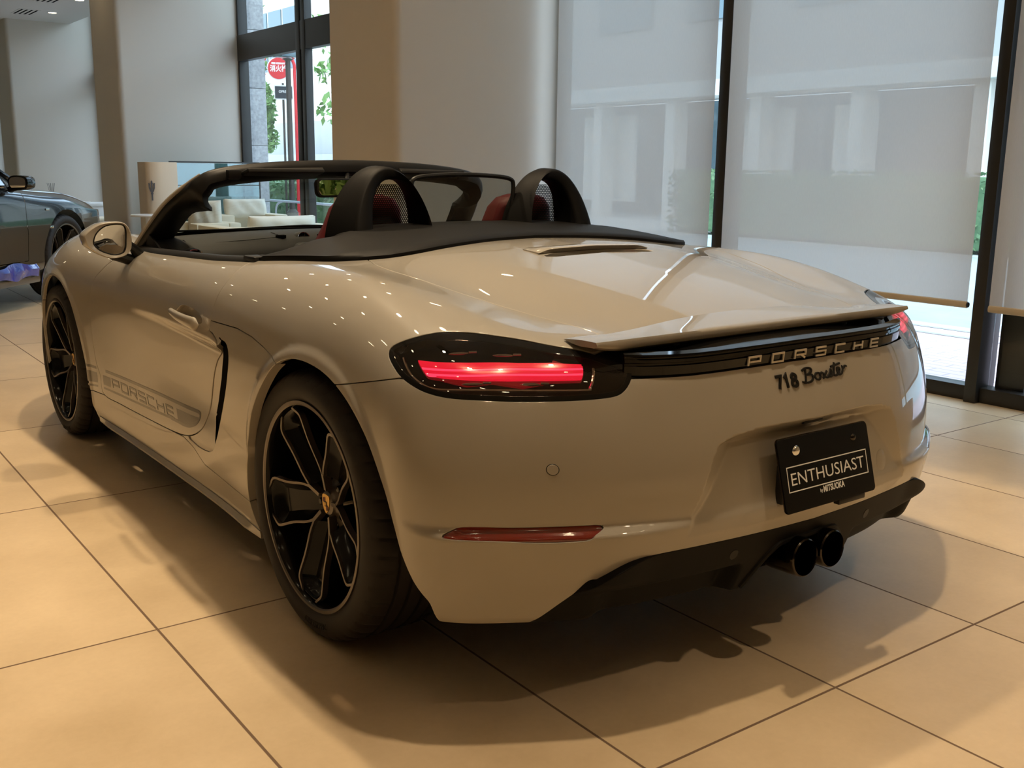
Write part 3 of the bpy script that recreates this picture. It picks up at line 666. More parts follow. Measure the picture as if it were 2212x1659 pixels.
def make_wheel(name, R, wd, parent, loc, flip):
    root = bpy.data.objects.new(name, None); root.empty_display_size = .1; link(root, parent); root.location = loc
    if flip: root.rotation_euler = (0,0,PI)
    hw = wd/2; S = R-.347
    bm = bmesh.new()
    prof = [(.258,-hw+.022),(.264,-hw+.012),(.273,-hw+.010),(.280,-hw+.004),(.297,-hw),(.312+S,-hw+.001),(.326+S,-hw+.006),(.336+S,-hw+.015),(.343+S,-hw+.030)]
    grooves = [-.062,-.022,.022,.062]; tp = []
    for g in grooves: tp += [(.3465+S, g-.0055), (.339+S, g-.004), (.339+S, g+.004), (.3465+S, g+.0055)]
    inner = [(r, -h) for r, h in prof[::-1]]
    full = prof+[(.3462+S,-hw+.045)]+tp+[(.3462+S,hw-.045)]+inner
    n = 288; rings = []
    for r, h in full:
        ring = []
        for k in range(n):
            rr = r; sh = abs(h) > hw-.05 and r > .33+S
            if sh and k%6 == 0: rr = r-.004
            a = 2*PI*(k+(.9*(h/hw)*3 if abs(h) < hw else 0))/n
            ring.append(bm.verts.new((h, rr*math.cos(a), rr*math.sin(a))))
        rings.append(ring)
    for A, B in zip(rings[:-1], rings[1:]):
        for k in range(n): bm.faces.new((A[k], A[(k+1)%n], B[(k+1)%n], B[k]))
    # raised sidewall lettering
    for txt, a0 in ((TYRE_TXT, -98),):
        b = text_mesh(txt, .024, .0006)
        for v in b.verts:
            a = math.radians(a0)+v.co.x/.300; r = .300+v.co.y
            v.co = Vector((-hw-.0008-v.co.z+.0008*abs(v.co.y)/.012, r*math.cos(a), r*math.sin(a)))
        join(bm, b)
    bmobj('tire', bm, M['rubber'], root, angle=28)
    d = lambda r: -hw+.012+.048*(1-min(r,.25)/.25)**1.2+.004             # face plane: sunk towards the hub
    bm = bmesh.new()
    bm_lathe(bm, [(.262,-hw+.020),(.270,-hw+.010),(.2695,-hw+.006),(.262,-hw+.0055),(.258,-hw+.009)], 'x', 96, mi=1)
    bm_lathe(bm, [(.258,-hw+.009),(.252,-hw+.020),(.249,-hw+.05),(.240,-.02),(.236,hw-.03),(.262,hw-.02)], 'x', 96)
    bm_lathe(bm, [(.236,.045),(.19,.05),(.05,.05),(.0,.05)], 'x', 64)
    bmobj('rim', bm, [M['rim'], M['rimedge']], root, angle=25)
    # five wide pocketed spokes with machined ridges
    half = [(.078,34),(.105,28.5),(.135,22.5),(.165,19),(.195,17.6),(.220,16.8),(.234,15.2),(.247,10.5),(.2585,7.5)]
    half = [(r, a) for r, a in crom([(r*10, a) for r, a in half], 3)*np.array([.1, 1])]
    for k in range(5):
        c = math.radians(132-72*k); bm = bmesh.new()
        W_ = lambda v: (d(math.hypot(v[0], v[1]))+v[2], v[0], v[1])
        def pol(r, a, sg): t = c+sg*math.radians(a); return (r*math.cos(t), r*math.sin(t))
        left = [pol(r, a, 1) for r, a in half]; right = [pol(r, a, -1) for r, a in half]
        stroke(bm, left, .0065, 0, .016, mi=1, M=W_); stroke(bm, right, .0065, 0, .016, mi=1, M=W_)
        V = []
        for (l, r) in zip(left, right):                                       # pocket: sinks between the ridges
            row = []
            for t in np.linspace(0, 1, 9):
                p = np.array(l)*(1-t)+np.array(r)*t; rr = np.hypot(*p)
                sag = .028*min(1, 4.5*t*(1-t)*1.3)*(1-sst(.215, .258, rr))
                row.append(bm.verts.new((d(rr)+.004+sag, p[0], p[1])))
            V.append(row)
        for A, B in zip(V[:-1], V[1:]):
            for i in range(8): bm.faces.new((A[i], A[i+1], B[i+1], B[i]))
        # flanks of the spoke towards the barrel
        for E in (left, right):
            a = [bm.verts.new((d(math.hypot(*p))+.012, *p)) for p in E]; b2 = [bm.verts.new((d(math.hypot(*p))+.050, p[0]*.995, p[1]*.995)) for p in E]
            for i in range(len(E)-1): bm.faces.new((a[i], a[i+1], b2[i+1], b2[i]))
        # arm ridge where two spokes meet, down to the hub
        t = c+math.radians(36); e0 = (.036*math.cos(t), .036*math.sin(t)); e1 = (.082*math.cos(t), .082*math.sin(t))
        stroke(bm, [e0, e1], .010, -.001, .02, mi=1, M=W_)
        bmobj('spoke', bm, [M['rim'], M['rimedge']], root, angle=30)
        bm = bmesh.new(); lc = (.060*math.cos(c), .060*math.sin(c))
        bm_lathe(bm, [(0,d(.06)+.020),(.007,d(.06)+.020),(.0095,d(.06)+.022),(.011,d(.06)+.034),(.016,d(.06)+.036),(.0165,d(.06)+.05)], 'x', 16, M=Matrix.Translation((0,*lc)))
        bmobj('lug_bolt', bm, M['rim'], root)
    bm = bmesh.new(); h = d(0)-.004
    bm_lathe(bm, [(0,h),(.026,h),(.031,h+.003),(.0335,h+.010),(.036,h+.012),(.050,h+.024),(.080,h+.034)], 'x', 40)
    hub = bmobj('hub_cap', bm, M['rimedge'], root)
    bm = bmesh.new()
    sh = [(-.017,.021),(0,.024),(.017,.021),(.019,.008),(.015,-.010),(0,-.026),(-.015,-.010),(-.019,.008)]
    bm_prism(bm, [(-u, v) for u, v in crom(sh, 3, True)], h-.0022, h+.001, 'yz')
    for sx, sy in ((-1,1),(1,-1)):
        for i, mm in enumerate((1,2,1)):
            bm_box(bm, (h-.0026, -sx*(.004+.0045*i), sy*.009-.001), (.0008,.0036,.016-.003*i), mi=mm)
    bm_box(bm, (h-.003,0,-.001), (.001,.010,.013), mi=2); bm_box(bm, (h-.0036,0,-.001), (.0008,.005,.008), mi=3)
    bmobj('crest', bm, [M['gold'], M['crestred'], M['satin'], M['gold']], hub)
    bm = bmesh.new(); bm_lathe(bm, [(.165,.012),(.165,.030),(.09,.032),(.09,.010),(.165,.012)], 'x', 48); bmobj('brake_disc', bm, M['darkmetal'], root)
    bm = bmesh.new()
    b = bmesh.new(); bm_box(b, (.005,.165,.02), (.09,.075,.20), bevel=.015); join(bm, b); bmobj('brake_caliper', bm, M['satin'], root)
    return root
TYRE_TXT = '265/35ZR20'
for sgn in (-1, 1):
    make_wheel('wheel', .347, .265, car, (sgn*.755, 0, .347), sgn > 0)
TYRE_TXT = '235/35ZR20'
for sgn in (-1, 1):
    make_wheel('wheel', .336, .235, car, (sgn*.757, 2.475, .336), sgn > 0)

# ---------------------------------------------------------------- tail lamps, spoiler, badges, plate, exhaust
lamp = cut(body_mesh(.0065, F0, (-.85, -.25), (.68, .90)), f_tail)
inset = lambda V: f_tail(V)+.009
bar_p = np.array(FE['bar']); bar_p[:,0] = np.abs(bar_p[:,0]); bar_poly = np.stack([ang(bar_p), bar_p[:,2]], 1)
def pl(n):
    p = np.array(FE[n]); p[:,0] = np.abs(p[:,0]); return np.stack([ang(p), p[:,2]], 1)
f_bar = lambda V: seg_sdf(bar_poly, ang(V), V[:,2])
zmid = lambda V: np.interp(ang(V), *[a[np.argsort(ang(bar_p[[0,6]]*1.))] for a in (ang(bar_p[[0,6]]), np.array([.7785,.7785]))])
for sgn in (-1, 1):
    tl_o = panel('tail_light', cut(lamp, lambda V: -inset(V)), M['gloss'], car, F0, .02, offset=-.001, sign=sgn)
    panel('lens', cut(lamp, inset), M['lens'], tl_o, F0, 0, offset=-.0015, sign=sgn)
    panel('housing', cut(lamp, lambda V: f_tail(V)+.004), M['void'], tl_o, F0, 0, offset=-.034, sign=sgn)
    for a, b, lm in ((-.002,.0085,'lamp_red'), (.0095,.0125,'lamp_pink'), (.0135,.0185,'lamp_red'), (.0195,.0225,'lamp_pink'), (.0235,.031,'lamp_red')):
        up = cut(lamp, f_bar, lambda V: V[:,2]-(.7925-a), lambda V: (.7925-b)-V[:,2])
        panel('light_bar', up, M[lm], tl_o, F0, .014, offset=-.006, sign=sgn)
    panel('light_bar_glow', cut(lamp, lambda V: np.minimum(f_bar(V)-.002, np.minimum(seg_sdf(pl('flare'), ang(V), V[:,2]), seg_sdf(pl('flap'), ang(V), V[:,2])))), M['lamp_red2'], tl_o, F0, .01, offset=-.012, sign=sgn)
    bm = bmesh.new(); tp = np.array(FE['trimc']); N = grad(F0, tp); tp = tp-N/np.linalg.norm(N, axis=1)[:,None]*.010
    tp[:,0] *= -sgn*1.0 if sgn > 0 else 1
    bm_tube(bm, crom(tp, 4), .0032, 6); bmobj('lamp_trim', bm, M['chrome'], tl_o)
    for c in np.array(FE['chips']):
        n_ = grad(F0, c[None])[0]; n_ /= np.linalg.norm(n_); c = c-n_*.008
        bm = bmesh.new(); ti = Vector((-n_[1], n_[0], 0)).normalized(); c0 = Vector(c)
        if sgn > 0: c0.x *= -1; ti.x *= -1
        bm_tube(bm, [c0-ti*.030, c0-ti*.020, c0, c0+ti*.012], [.0008,.003,.0035,.002], 8); bm_tube(bm, [c0+ti*.013+Vector((0,0,.002)), c0+ti*.03+Vector((0,0,.002))], .0025, 8)
        bmobj('led_spot', bm, M['chrome'], tl_o)
# spoiler blade
def blade(x):
    a = abs(x); yte = -.700-.004*(a/.55)**2; t = min(1, max(0, (a-.46)/.10)); tip = 1-.55*t*t
    y0 = -.600+.0*t
    zf = float(-F0(np.array([[a, y0, .80]]))[0]); z0 = Tt.pts(np.array([y0]), np.array([a]))[0]
    z0 = z0-(.0015 if a < .45 else -.004*t); zt = .834
    ys = np.linspace(y0, yte, 8); top = [(y, z0+(zt-z0)*(3*u*u-2*u*u*u) if False else z0+(zt-z0)*u+(.002*math.sin(u*PI))) for y, u in zip(ys, np.linspace(0,1,8))]
    th = .026*tip
    return [(x, y, z) for y, z in top]+[(x, yte-.0035, zt-.006), (x, yte-.002, zt-th*.75), (x, yte+.008, zt-th), (x, -.655, zt-th-.004*tip), (x, -.625, z0-.012*tip)]
xs = np.concatenate([np.linspace(-.558, -.46, 9), np.linspace(-.44, .44, 41), np.linspace(.46, .558, 9)])
bm = bmesh.new(); bm_loft(bm, [blade(x) for x in xs]); sp = bmobj('rear_spoiler', bm, M['paint'], car, angle=50)
# ribbed black strip with the word mark
bm = bmesh.new(); rings = []
sec = [(-.001,-.010),(.000,.004),(.003,.010),(.022,.012),(.024,.008),(.028,.008),(.030,.013),(.036,.013),(.038,.009),(.041,.009),(.043,.013),(.047,.012),(.050,-.010)]
sx_, sz_ = np.array([abs(p[0]) for p in _sl][::-1]), np.array([p[2] for p in _sl][::-1])
for x in np.linspace(-.496, .496, 61):
    zb = np.interp(abs(x), sx_, sz_)+.001; k = np.clip((.496-abs(x))/.04, .25, 1)
    y = drop(F0, [(abs(x), -.76, zb+.012)])[0][1]
    rings.append([(x, y-p*k+.001, zb+dz) for dz, p in sec])
bm_loft(bm, rings); strip_o = bmobj('accent_strip', bm, M['gloss'], car, angle=25)
for s in (-1, 1):                                                            # spoiler lifting arms
    bm = bmesh.new()
    for k in (-1, 1): bm_box(bm, (s*.255+k*.05,-.668,.80), (.022,.045,.05), bevel=.006)
    bm_box(bm, (s*.255,-.665,.797), (.12,.02,.03), bevel=.006); bmobj('spoiler_hinge', bm, M['satin'], sp)
GLY = {'P': [[(0,0),(0,1),(1,1),(1,.42),(.12,.42)]], 'O': [[(0,0),(0,1),(1,1),(1,0),(0,0)]], 'R': [[(0,0),(0,1),(1,1),(1,.46),(.1,.46)],[(.55,.46),(1,0)]],
       'S': [[(1,1),(0,1),(0,.52),(1,.52),(1,0),(0,0)]], 'C': [[(1,1),(0,1),(0,0),(1,0)]], 'H': [[(0,0),(0,1)],[(0,.5),(1,.5)],[(1,0),(1,1)]], 'E': [[(1,1),(0,1),(0,0),(1,0)],[(.08,.5),(.95,.5)]]}
def word(bm, txt, w, h, pitch, sw, z0, z1, M_, round_=0, sub=1):
    for i, c in enumerate(txt):
        for s in GLY[c]:
            p = [(i*pitch+a*w, b*h) for a, b in s]; cl = p[0] == p[-1]
            if sub > 1:
                q = []
                for a, b in zip(p[:-1], p[1:]): q += [tuple(np.array(a)+(np.array(b)-np.array(a))*t/sub) for t in range(sub)]
                p = q+([] if cl else [p[-1]])
            elif cl: p = p[:-1]
            stroke(bm, p, sw, z0, z1, cl, M=M_)
lt = np.array(FE['lets4']); zL0 = lt[1:3,2].mean()-.001; xa, xb = -.196, .300; hL = .0185
def Ml(v):
    x = xa+v[0]; zz = np.interp(abs(x), sx_, sz_)+.0045+v[1]
    y = drop(F0, [(abs(x), -.76, np.interp(abs(x), sx_, sz_)+.013)])[0][1]
    return (x+v[1]*.12, y-.011-v[2], zz)
wl = .036
for i, ch in enumerate('PORSCHE'):
    bm = bmesh.new(); word(bm, ch, wl, hL, 0, .0042, 0, .0035, lambda v, i=i: Ml((v[0]+i*(xb-xa-wl)/6, v[1], v[2]))); o = bmobj('letter', bm, M['letter'], strip_o, smooth=False)
    o['label'] = 'raised metal capital letter'
# model badge
bm = bmesh.new()
def Mb(v):
    x = -.118+v[0]; z = .705+v[1]+.006*v[0]/.27; y = drop(Fbump, [(abs(x), -.8, z)])[0][1]
    return (x, y-v[2]-.0004, z)
for i, s in enumerate([[[(0,1),(.8,1),(.62,.65),(.42,.3),(.3,0)]], [[(.1,.8),(.42,1),(.42,0)]], [[(.4,.53),(.1,.65),(.08,.85),(.4,1),(.72,.85),(.7,.65),(.4,.53),(.05,.4),(.02,.12),(.4,0),(.78,.12),(.75,.4),(.4,.53)]]]):
    for q in s:
        q = crom([(a*1., b) for a, b in q], 3) if i == 2 else q
        stroke(bm, [(i*.0255+a*.022, b*.027) for a, b in q], .0062, 0, .003, M=Mb)
SCR = [[(0,.02),(.10,.06),(.22,1.0)], [(.03,.88),(.22,1.02),(.46,.98),(.52,.80),(.36,.60),(.16,.55)], [(.18,.55),(.44,.52),(.54,.32),(.42,.06),(.18,-.02),(-.06,.10)],
       [(.86,.50),(.72,.50),(.64,.30),(.70,.08),(.84,.04),(.94,.22),(.92,.44),(.84,.52),(.96,.42),(1.04,.48)],
       [(1.04,.50),(1.14,.36),(1.22,.08),(1.34,.04)], [(1.36,.52),(1.22,.30),(1.06,.04)], [(1.34,.04),(1.48,.30),(1.58,.56),(1.60,.30),(1.54,.06),(1.42,.06)],
       [(1.60,.08),(1.72,.30),(1.88,1.0)], [(1.62,.74),(2.20,.86)], [(1.74,.34),(1.74,.06),(1.90,.06)],
       [(1.90,.08),(2.08,.30),(2.10,.52),(1.98,.54),(1.94,.24),(2.02,.04),(2.18,.10)], [(2.18,.10),(2.28,.34),(2.30,.56),(2.34,.44),(2.46,.58),(2.56,.52)]]
for s in SCR: stroke(bm, [(.090+a*.068, .003+b*.030) for a, b in crom(s, 4)], .0042, 0, .003, M=Mb)
bmobj('model_badge', bm, M['satin'], car, smooth=False)
# number plate with holder
px = np.array([0,-.905,.5256]); tilt = .26
Rt = Matrix.Rotation(tilt*-1, 3, 'X')
def Mp(v): return Vector((v[0], -.868, .522)) + Vector((0, -v[2]-.018-v[1]*0, 0)) + Vector((0, v[1]*math.sin(tilt), v[1]*math.cos(tilt)))
def pbm(poly, z0, z1, bevel=0):
    b = bmesh.new(); bm_prism(b, poly, z0, z1, 'xy', bevel=bevel)
    for v in b.verts: v.co = Mp(v.co)
    return b
plate = bmobj('number_plate', pbm(rrect(.33,.165,.010), 0, .003, .0008), M['plate'], car)
plate['label'] = 'black dealer plate with white lettering'
bmobj('plate_edge', pbm(rrect(.3325,.1675,.011), -.003, .0005), M['darkmetal'], plate)
b = bmesh.new()
fr = rrect(.292,.056,.001,1,0,-.009); stroke(b, [fr[0], fr[2], fr[4], fr[6]], .0022, .0031, .0036, True)
for v in b.verts: v.co = Mp(v.co)
bmobj('plate_frame', b, M['white'], plate, smooth=False)
b = text_mesh('ENTHUSIAST', .041, .0002, offset=-.0002); xs_ = [v.co.x for v in b.verts]; k = .268/(max(xs_)-min(xs_)); cx = (max(xs_)+min(xs_))/2
ys_ = [v.co.y for v in b.verts]; cy = (max(ys_)+min(ys_))/2; ky = .0275/(max(ys_)-min(ys_))
for v in b.verts: v.co = Mp(((v.co.x-cx)*k, (v.co.y-cy)*ky-.009, .0034+v.co.z))
bmobj('plate_lettering', b, M['white'], plate, smooth=False)
b = text_mesh('MITSUOKA', .019, .0002, offset=.0005, space=1.02); xs_ = [v.co.x for v in b.verts]; k = .078/(max(xs_)-min(xs_)); x0 = min(xs_)
ys_ = [v.co.y for v in b.verts]; cy = (max(ys_)+min(ys_))/2
for v in b.verts: v.co = Mp(((v.co.x-x0)*k-.028, (v.co.y-cy)*1.05-.0475, .0034+v.co.z))
b2 = text_mesh('by', .012, .0002); 
for v in b2.verts: v.co = Mp((v.co.x*.8-.036, v.co.y-.049, .0034+v.co.z))
join(b, b2); bmobj('plate_dealer_name', b, M['white'], plate, smooth=False)
for x, mm, nm, r in ((-.105,'chrome','plate_seal',.0125), (.105,'darkmetal','plate_bolt',.009)):
    bm = bmesh.new(); pr = [(0,.009),(r*.55,.0085),(r*.8,.007),(r,.003)]
    Mx = Matrix.Translation(Mp((x,.052,0))) @ Matrix.Rotation(tilt*-1+PI/2, 4, 'X')
    bm_lathe(bm, pr, 'z', 24, M=Matrix.Translation(Mp((x,.052,.0))) @ Matrix(((1,0,0,0),(0,0,-1,0),(0,1,0,0),(0,0,0,1))))
    bmobj(nm, bm, M[mm], plate)
bm = bmesh.new(); bm_box(bm, Mp((0,-.03,-.034)), (.27,.022,.09), bevel=.004); bm_box(bm, Mp((.08,-.092,-.012)), (.10,.016,.012), bevel=.002); bmobj('plate_holder', bm, M['satin'], plate)
bm = bmesh.new(); bm_box(bm, (0,-.826,.620), (.07,.03,.008), bevel=.003); bmobj('plate_lamp', bm, M['satin'], car)
# sensors, tow-eye cover
def disc_on(F, x, z, r, h, n=28):
    bm = bmesh.new(); rings = []
    for rr, hh in ((0.0001,h),(r*.93,h),(r,h-.0008),(r,-.004)):
        ring = []
        for k in range(n):
            a = 2*PI*k/n; X, Z = x+rr*math.cos(a), z+rr*math.sin(a); q = drop(F, [(abs(X), -.75, Z)], far=.22)[0]
            g = grad(F, q[None])[0]; g /= np.linalg.norm(g); q = q+g*hh; ring.append((math.copysign(q[0], X), q[1], q[2]))
        rings.append(ring)
    bm_loft(bm, rings, cap=(True, False)); return bm
for sgn in (-1, 1):
    p = np.array(FE['sens'])
    ring = bmobj('parking_sensor', disc_on(F0, sgn*abs(p[0][0]), p[0][2], .0125, .0004), M['satin'], car)
    bmobj('sensor_face', disc_on(F0, sgn*abs(p[0][0]), p[0][2], .0106, .0012), M['paint'], ring)
    bmobj('parking_sensor', disc_on(Fdiff, sgn*abs(p[1][0]), p[1][2], .0125, .001), M['satin'], car)
ring = bmobj('tow_eye_cover', disc_on(Fbump, .292, .478, .0265, .0004), M['decal'], car)
bmobj('tow_cover_face', disc_on(Fbump, .292, .478, .0255, .001), M['paint'], ring)
# exhaust
bm = bmesh.new()
opening = [(-.182,.243),(-.150,.30),(-.115,.335),(-.075,.347),(.075,.347),(.115,.335),(.150,.30),(.182,.243)]
bm_tube(bm, [(x, float(drop(F0, [(abs(x), -.8, max(z,.24))])[0][1])+.002, z) for x, z in crom(opening, 4)], .0085, 8)
bmobj('exhaust_surround', bm, M['plastic'], car)
bm = bmesh.new(); bm_box(bm, (0,-.60,.305), (.36,.36,.09)); bmobj('exhaust_silencer', bm, M['void'], car)
for x in (-.050, .052):
    bm = bmesh.new(); X = Matrix.Translation((x, 0, .262)) @ Matrix.Rotation(math.radians(-3), 4, 'X')
    bm_lathe(bm, [(.030,-.60),(.036,-.72),(.0455,-.80),(.0465,-.872),(.0455,-.882),(.0425,-.885),(.0405,-.880),(.0395,-.84),(.038,-.70)], 'y', 40, M=X)
    bm_lathe(bm, [(.0385,-.74),(.0001,-.74)], 'y', 40, M=X, mi=1)
    o = bmobj('exhaust_tip', bm, [M['darkmetal'], M['void']], car)
# engine-lid air outlet
bm = bmesh.new(); rings = []
for x in np.linspace(-.205, .205, 31):
    a = abs(x); z = lambda y: float(Tt.pts(np.array([y]), np.array([a]))[0]); t = min(1, (.205-a)/.05); e = .3+.7*math.sin(min(t,1)*PI/2)
    rings.append([(x, .035*e-.0, z(.035)+.0005), (x, -.015, z(-.015)+.009*e), (x, -.056, z(-.056)+.015*e), (x, -.064, z(-.064)+.012*e), (x, -.060, z(-.06)+.001), (x, .0, z(0)-.004)])
bm_loft(bm, rings); bmobj('air_outlet_hood', bm, M['paint'], lido, angle=60)
bm = bmesh.new(); bm_box(bm, (0,-.06,.925), (.44,.10,.02)); bmobj('air_outlet_mesh', bm, M['void'], lido)

# ---------------------------------------------------------------- cockpit: roof cover, hoops, screen, dash, seats, mirrors
zf_x, zf_v = [0,.3,.5,.6,.66,.72,.76], [1.012,1.008,.998,.984,.962,.93,.905]
ckx = ckc[:, 0]; rear_y = lambda a: np.interp(a, [0,.15,.294,.438,.546,.627,.690,.728,.745], [.212,.205,.174,.150,.153,.185,.245,.42,.52])
bm = bmesh.new(); rings = []
for x in np.linspace(-.745, .745, 75):
    a = abs(x); y0 = rear_y(a)+.004; z0 = float(drop(F0, [(a, y0, .93)], d=(0,0,1))[0][2]); yf = .60+.03*(a/.7)**2; zt = np.interp(a, zf_x, zf_v)
    ring = [(x, y0+.012, z0-.025), (x, y0, z0-.004), (x, y0+.001, z0+.008), (x, y0+.008, z0+.014)]
    dr = .055*sst(.44,.56,a)*sst(.75,.62,a)
    for t in np.linspace(.12, 1, 11): ring.append((x, y0+(yf-y0)*t, z0+.014+(zt-z0-.014)*(1-(1-t)**1.7)-dr*sst(.62,1.0,t)))
    zt -= dr; ring += [(x, yf+.014, zt-.008), (x, yf+.018, zt-.05), (x, yf+.012, .80), (x, y0+.03, .80)]
    rings.append(ring)
bm_loft(bm, rings); cover = bmobj('roof_cover', bm, M['plastic'], car, angle=40)
cover['label'] = 'black cover over the folded roof'
for s in (-1, 1):                                                             # gloss wing between cover and door
    A = crom([(.745,.76,.893), (.70,.60,.916), (.63,.50,.948), (.53,.52,.965)], 5); B = crom([(.705,.88,.868), (.655,.78,.876), (.60,.70,.898), (.53,.63,.930)], 5)
    bm = bmesh.new(); rows = []
    for a, b in zip(A, B): rows.append([(s*(a[0]*(1-t)+b[0]*t), a[1]*(1-t)+b[1]*t, a[2]*(1-t)+b[2]*t+.012*math.sin(t*PI)) for t in np.linspace(0,1,6)]+[(s*b[0], b[1], b[2]-.12), (s*a[0], a[1], a[2]-.12)])
    bm_loft(bm, rows); bmobj('cockpit_side_trim', bm, M['gloss'], car, angle=45)
    C_ = [(.752,.60,.905), (.735,.60,.915), (.70,.52,.94), (.66,.45,.955)]
    bm = bmesh.new(); bm_tube(bm, [(s*p[0], p[1], p[2]) for p in crom([(.748,.77,.892), (.70,.60,.917), (.63,.50,.949), (.54,.52,.963)], 6)], .004, 8); bmobj('trim_seam', bm, M['satin'], car)
    # rubber seal along the top of the door
    bm = bmesh.new(); rows = []
    for y in np.linspace(.56, 1.76, 40):
        xb = np.interp(y, [.42,.62,.835,1.133,1.43,1.70,1.80], [.728,.752,.756,.752,.748,.737,.70]); zb = float(drop(F0, [(xb+.004, y, .88)], d=(0,0,1))[0][2])
        k = min(1, (y-.555)/.05)
        rows.append([(s*(xb+.010), y, zb-.006), (s*(xb+.008), y, zb+.004*k), (s*(xb-.004), y, zb+.013*k), (s*(xb-.030), y, zb+.014*k), (s*(xb-.045), y, zb+.004*k), (s*(xb-.05), y, zb-.05)])
    bm_loft(bm, rows); bmobj('door_seal', bm, M['satin'], car, angle=60)
    bm = bmesh.new(); rows = []
    for y in np.linspace(.62, 1.80, 12):
        xb = np.interp(y, [.62,1.133,1.80], [.70,.70,.66]); rows.append([(s*xb, y, .885), (s*(xb-.03), y, .86), (s*(xb-.05), y, .70), (s*(xb-.03), y, .35), (s*(xb+.03), y, .35)])
    bm_loft(bm, rows); bmobj('door_lining', bm, M['dash'], car)
    # small catch at the rear end of the door top
    bm = bmesh.new(); bm_box(bm, (s*.735,.60,.917), (.05,.085,.016), bevel=.006); bmobj('door_catch', bm, M['satin'], car)
# roll-over hoops
def hoop(s):
    cx = .335; rings = []; m = lambda p, q, t: p*(1-t)+q*t
    for t in np.linspace(0, 1, 41):
        a = PI*(1-t); ca, sa = math.cos(a), math.sin(a); oz = .965+.223*sa**1.25; k = (oz-.965)/.223
        of, orr = cx+.170*ca, cx-.004+.140*ca
        ix, iz = .302+.100*math.copysign(abs(ca)**.75, ca), .975+.172*sa**.95; yr = .478+.050*k; yf = .632-.020*k; yri = yr+.012
        ring = [(of, yf-.014, oz), (m(of,orr,.5), m(yf,yr,.5), oz-.001), (orr, yr+.014, oz-.003), (m(orr,ix,.06), yr+.004, m(oz-.003,iz,.08)), (m(orr,ix,.2), yr, m(oz-.003,iz,.25)), (m(orr,ix,.80), yri-.006, m(oz,iz,.82)), (m(orr,ix,.95), yri, m(oz,iz,.96)), (ix, yri+.010, iz), (ix, yf-.01, iz), (m(ix,of,.1), yf, m(iz,oz,.1)), (m(of,ix,.15), yf, m(oz,iz,.15))]
        rings.append([(s*p[0], p[1], p[2]) for p in ring])
    bm = bmesh.new(); bm_loft(bm, rings); h = bmobj('roll_hoop', bm, M['plastic'], car, angle=55)
    bm = bmesh.new(); bm_prism(bm, [(s*x, z) for x, z in [(.20,.985),(.405,.985)]+[(.303+.104*math.cos(a), .992+.16*math.sin(a)**.75) for a in np.linspace(.05, PI-.05, 20)]][:], .628, .632, 'xz')
    bm.free()
    # perforated insert
    bm = bmesh.new(); p = .0072; r = .0024
    for j in range(24):
        for i in range(34):
            x = .195+i*p+(p/2 if j%2 else 0); z = .985+j*p*.866
            u = (x-.303)/.104; 
            if abs(u) >= 1 or z > .975+.174*(1-abs(u)**2.4)**.55: continue
            hexa = [(x+p*.577*math.cos(a), z+p*.577*math.sin(a)) for a in [PI/6+k*PI/3 for k in range(6)]]; hol = [(x+r*math.cos(a), z+r*math.sin(a)) for a in [PI/6+k*PI/3 for k in range(6)]]
            A = [bm.verts.new((s*a, .605, b)) for a, b in hexa]; B = [bm.verts.new((s*a, .605, b)) for a, b in hol]
            for k in range(6): bm.faces.new((A[k], A[(k+1)%6], B[(k+1)%6], B[k]))
    bmobj('hoop_mesh', bm, M['satin'], h, smooth=False)
    return h
for s in (-1, 1): hoop(s)
# wind deflector between the hoops
wf = [(-.190,1.003),(-.197,1.07),(-.203,1.128),(-.188,1.150),(-.12,1.159),(0,1.163),(.12,1.159),(.188,1.150),(.203,1.128),(.197,1.07),(.190,1.003)]
bm = bmesh.new(); bm_tube(bm, [(x,.60,z) for x, z in crom(wf, 4)]+[], .0075, 8, closed=True); wd = bmobj('wind_deflector', bm, M['satin'], car)
bm = bmesh.new(); bm_prism(bm, [tuple(p) for p in crom(wf, 4)], .5985, .6015, 'xz'); bmobj('deflector_pane', bm, M['smoked'], wd, smooth=False)
# windscreen frame: pillars and header as one swept section
path = [(.748,1.735,.862),(.722,1.62,.955),(.690,1.518,1.040),(.643,1.440,1.104),(.606,1.408,1.138),(.563,1.392,1.163),(.48,1.385,1.180),(.33,1.38,1.195),(.16,1.38,1.203),(0,1.38,1.206)]
path = [(-x,y,z) for x, y, z in path]+[(x,y,z) for x, y, z in path[-2::-1]]
pth = crom(path, 5); bm = bmesh.new(); rings = []; n = len(pth)
for i, p in enumerate(pth):
    t = Vector(pth[min(i+1,n-1)]-pth[max(i-1,0)]).normalized()
    side = 1-abs(t.x); side = sst(.15, .75, side)                              # 1 on the pillars, 0 on the header
    inw = Vector((0,-.42,-.9)).lerp(Vector((-math.copysign(1, p[0]), .12, -.05)), side).normalized()   # inward direction
    fwd = Vector((0,1,-.10)).lerp(Vector((0,.85,.5)), side).normalized()
    inw = (inw-t*inw.dot(t)).normalized(); fwd = (fwd-t*fwd.dot(t)); fwd = (fwd-inw*fwd.dot(inw)).normalized()
    L_ = .058+.062*side+.035*math.sin(PI*side); D_ = .075-.060*side; P0 = Vector(p)
    sec = [(0,-.006),(.004,-.018),(.012,-.024),(L_*.55,-.026),(L_*.92,-.018),(L_,.0),(L_*.95,D_*.5),(.03,D_),(.010,D_),(0,D_*.6)]
    rings.append([P0+inw*u+fwd*v for u, v in sec])
bm_loft(bm, rings); ws = bmobj('windscreen_frame', bm, M['satin'], car, angle=40)
bm = bmesh.new(); op = []                                                      # painted outer edge of the frame
for i, p in enumerate(pth):
    k = np.clip(abs(i-n/2)/(n/2)*1.6-.55, 0, 1); op.append(Vector(p)+Vector((math.copysign(.003,p[0]), .006, .002)))
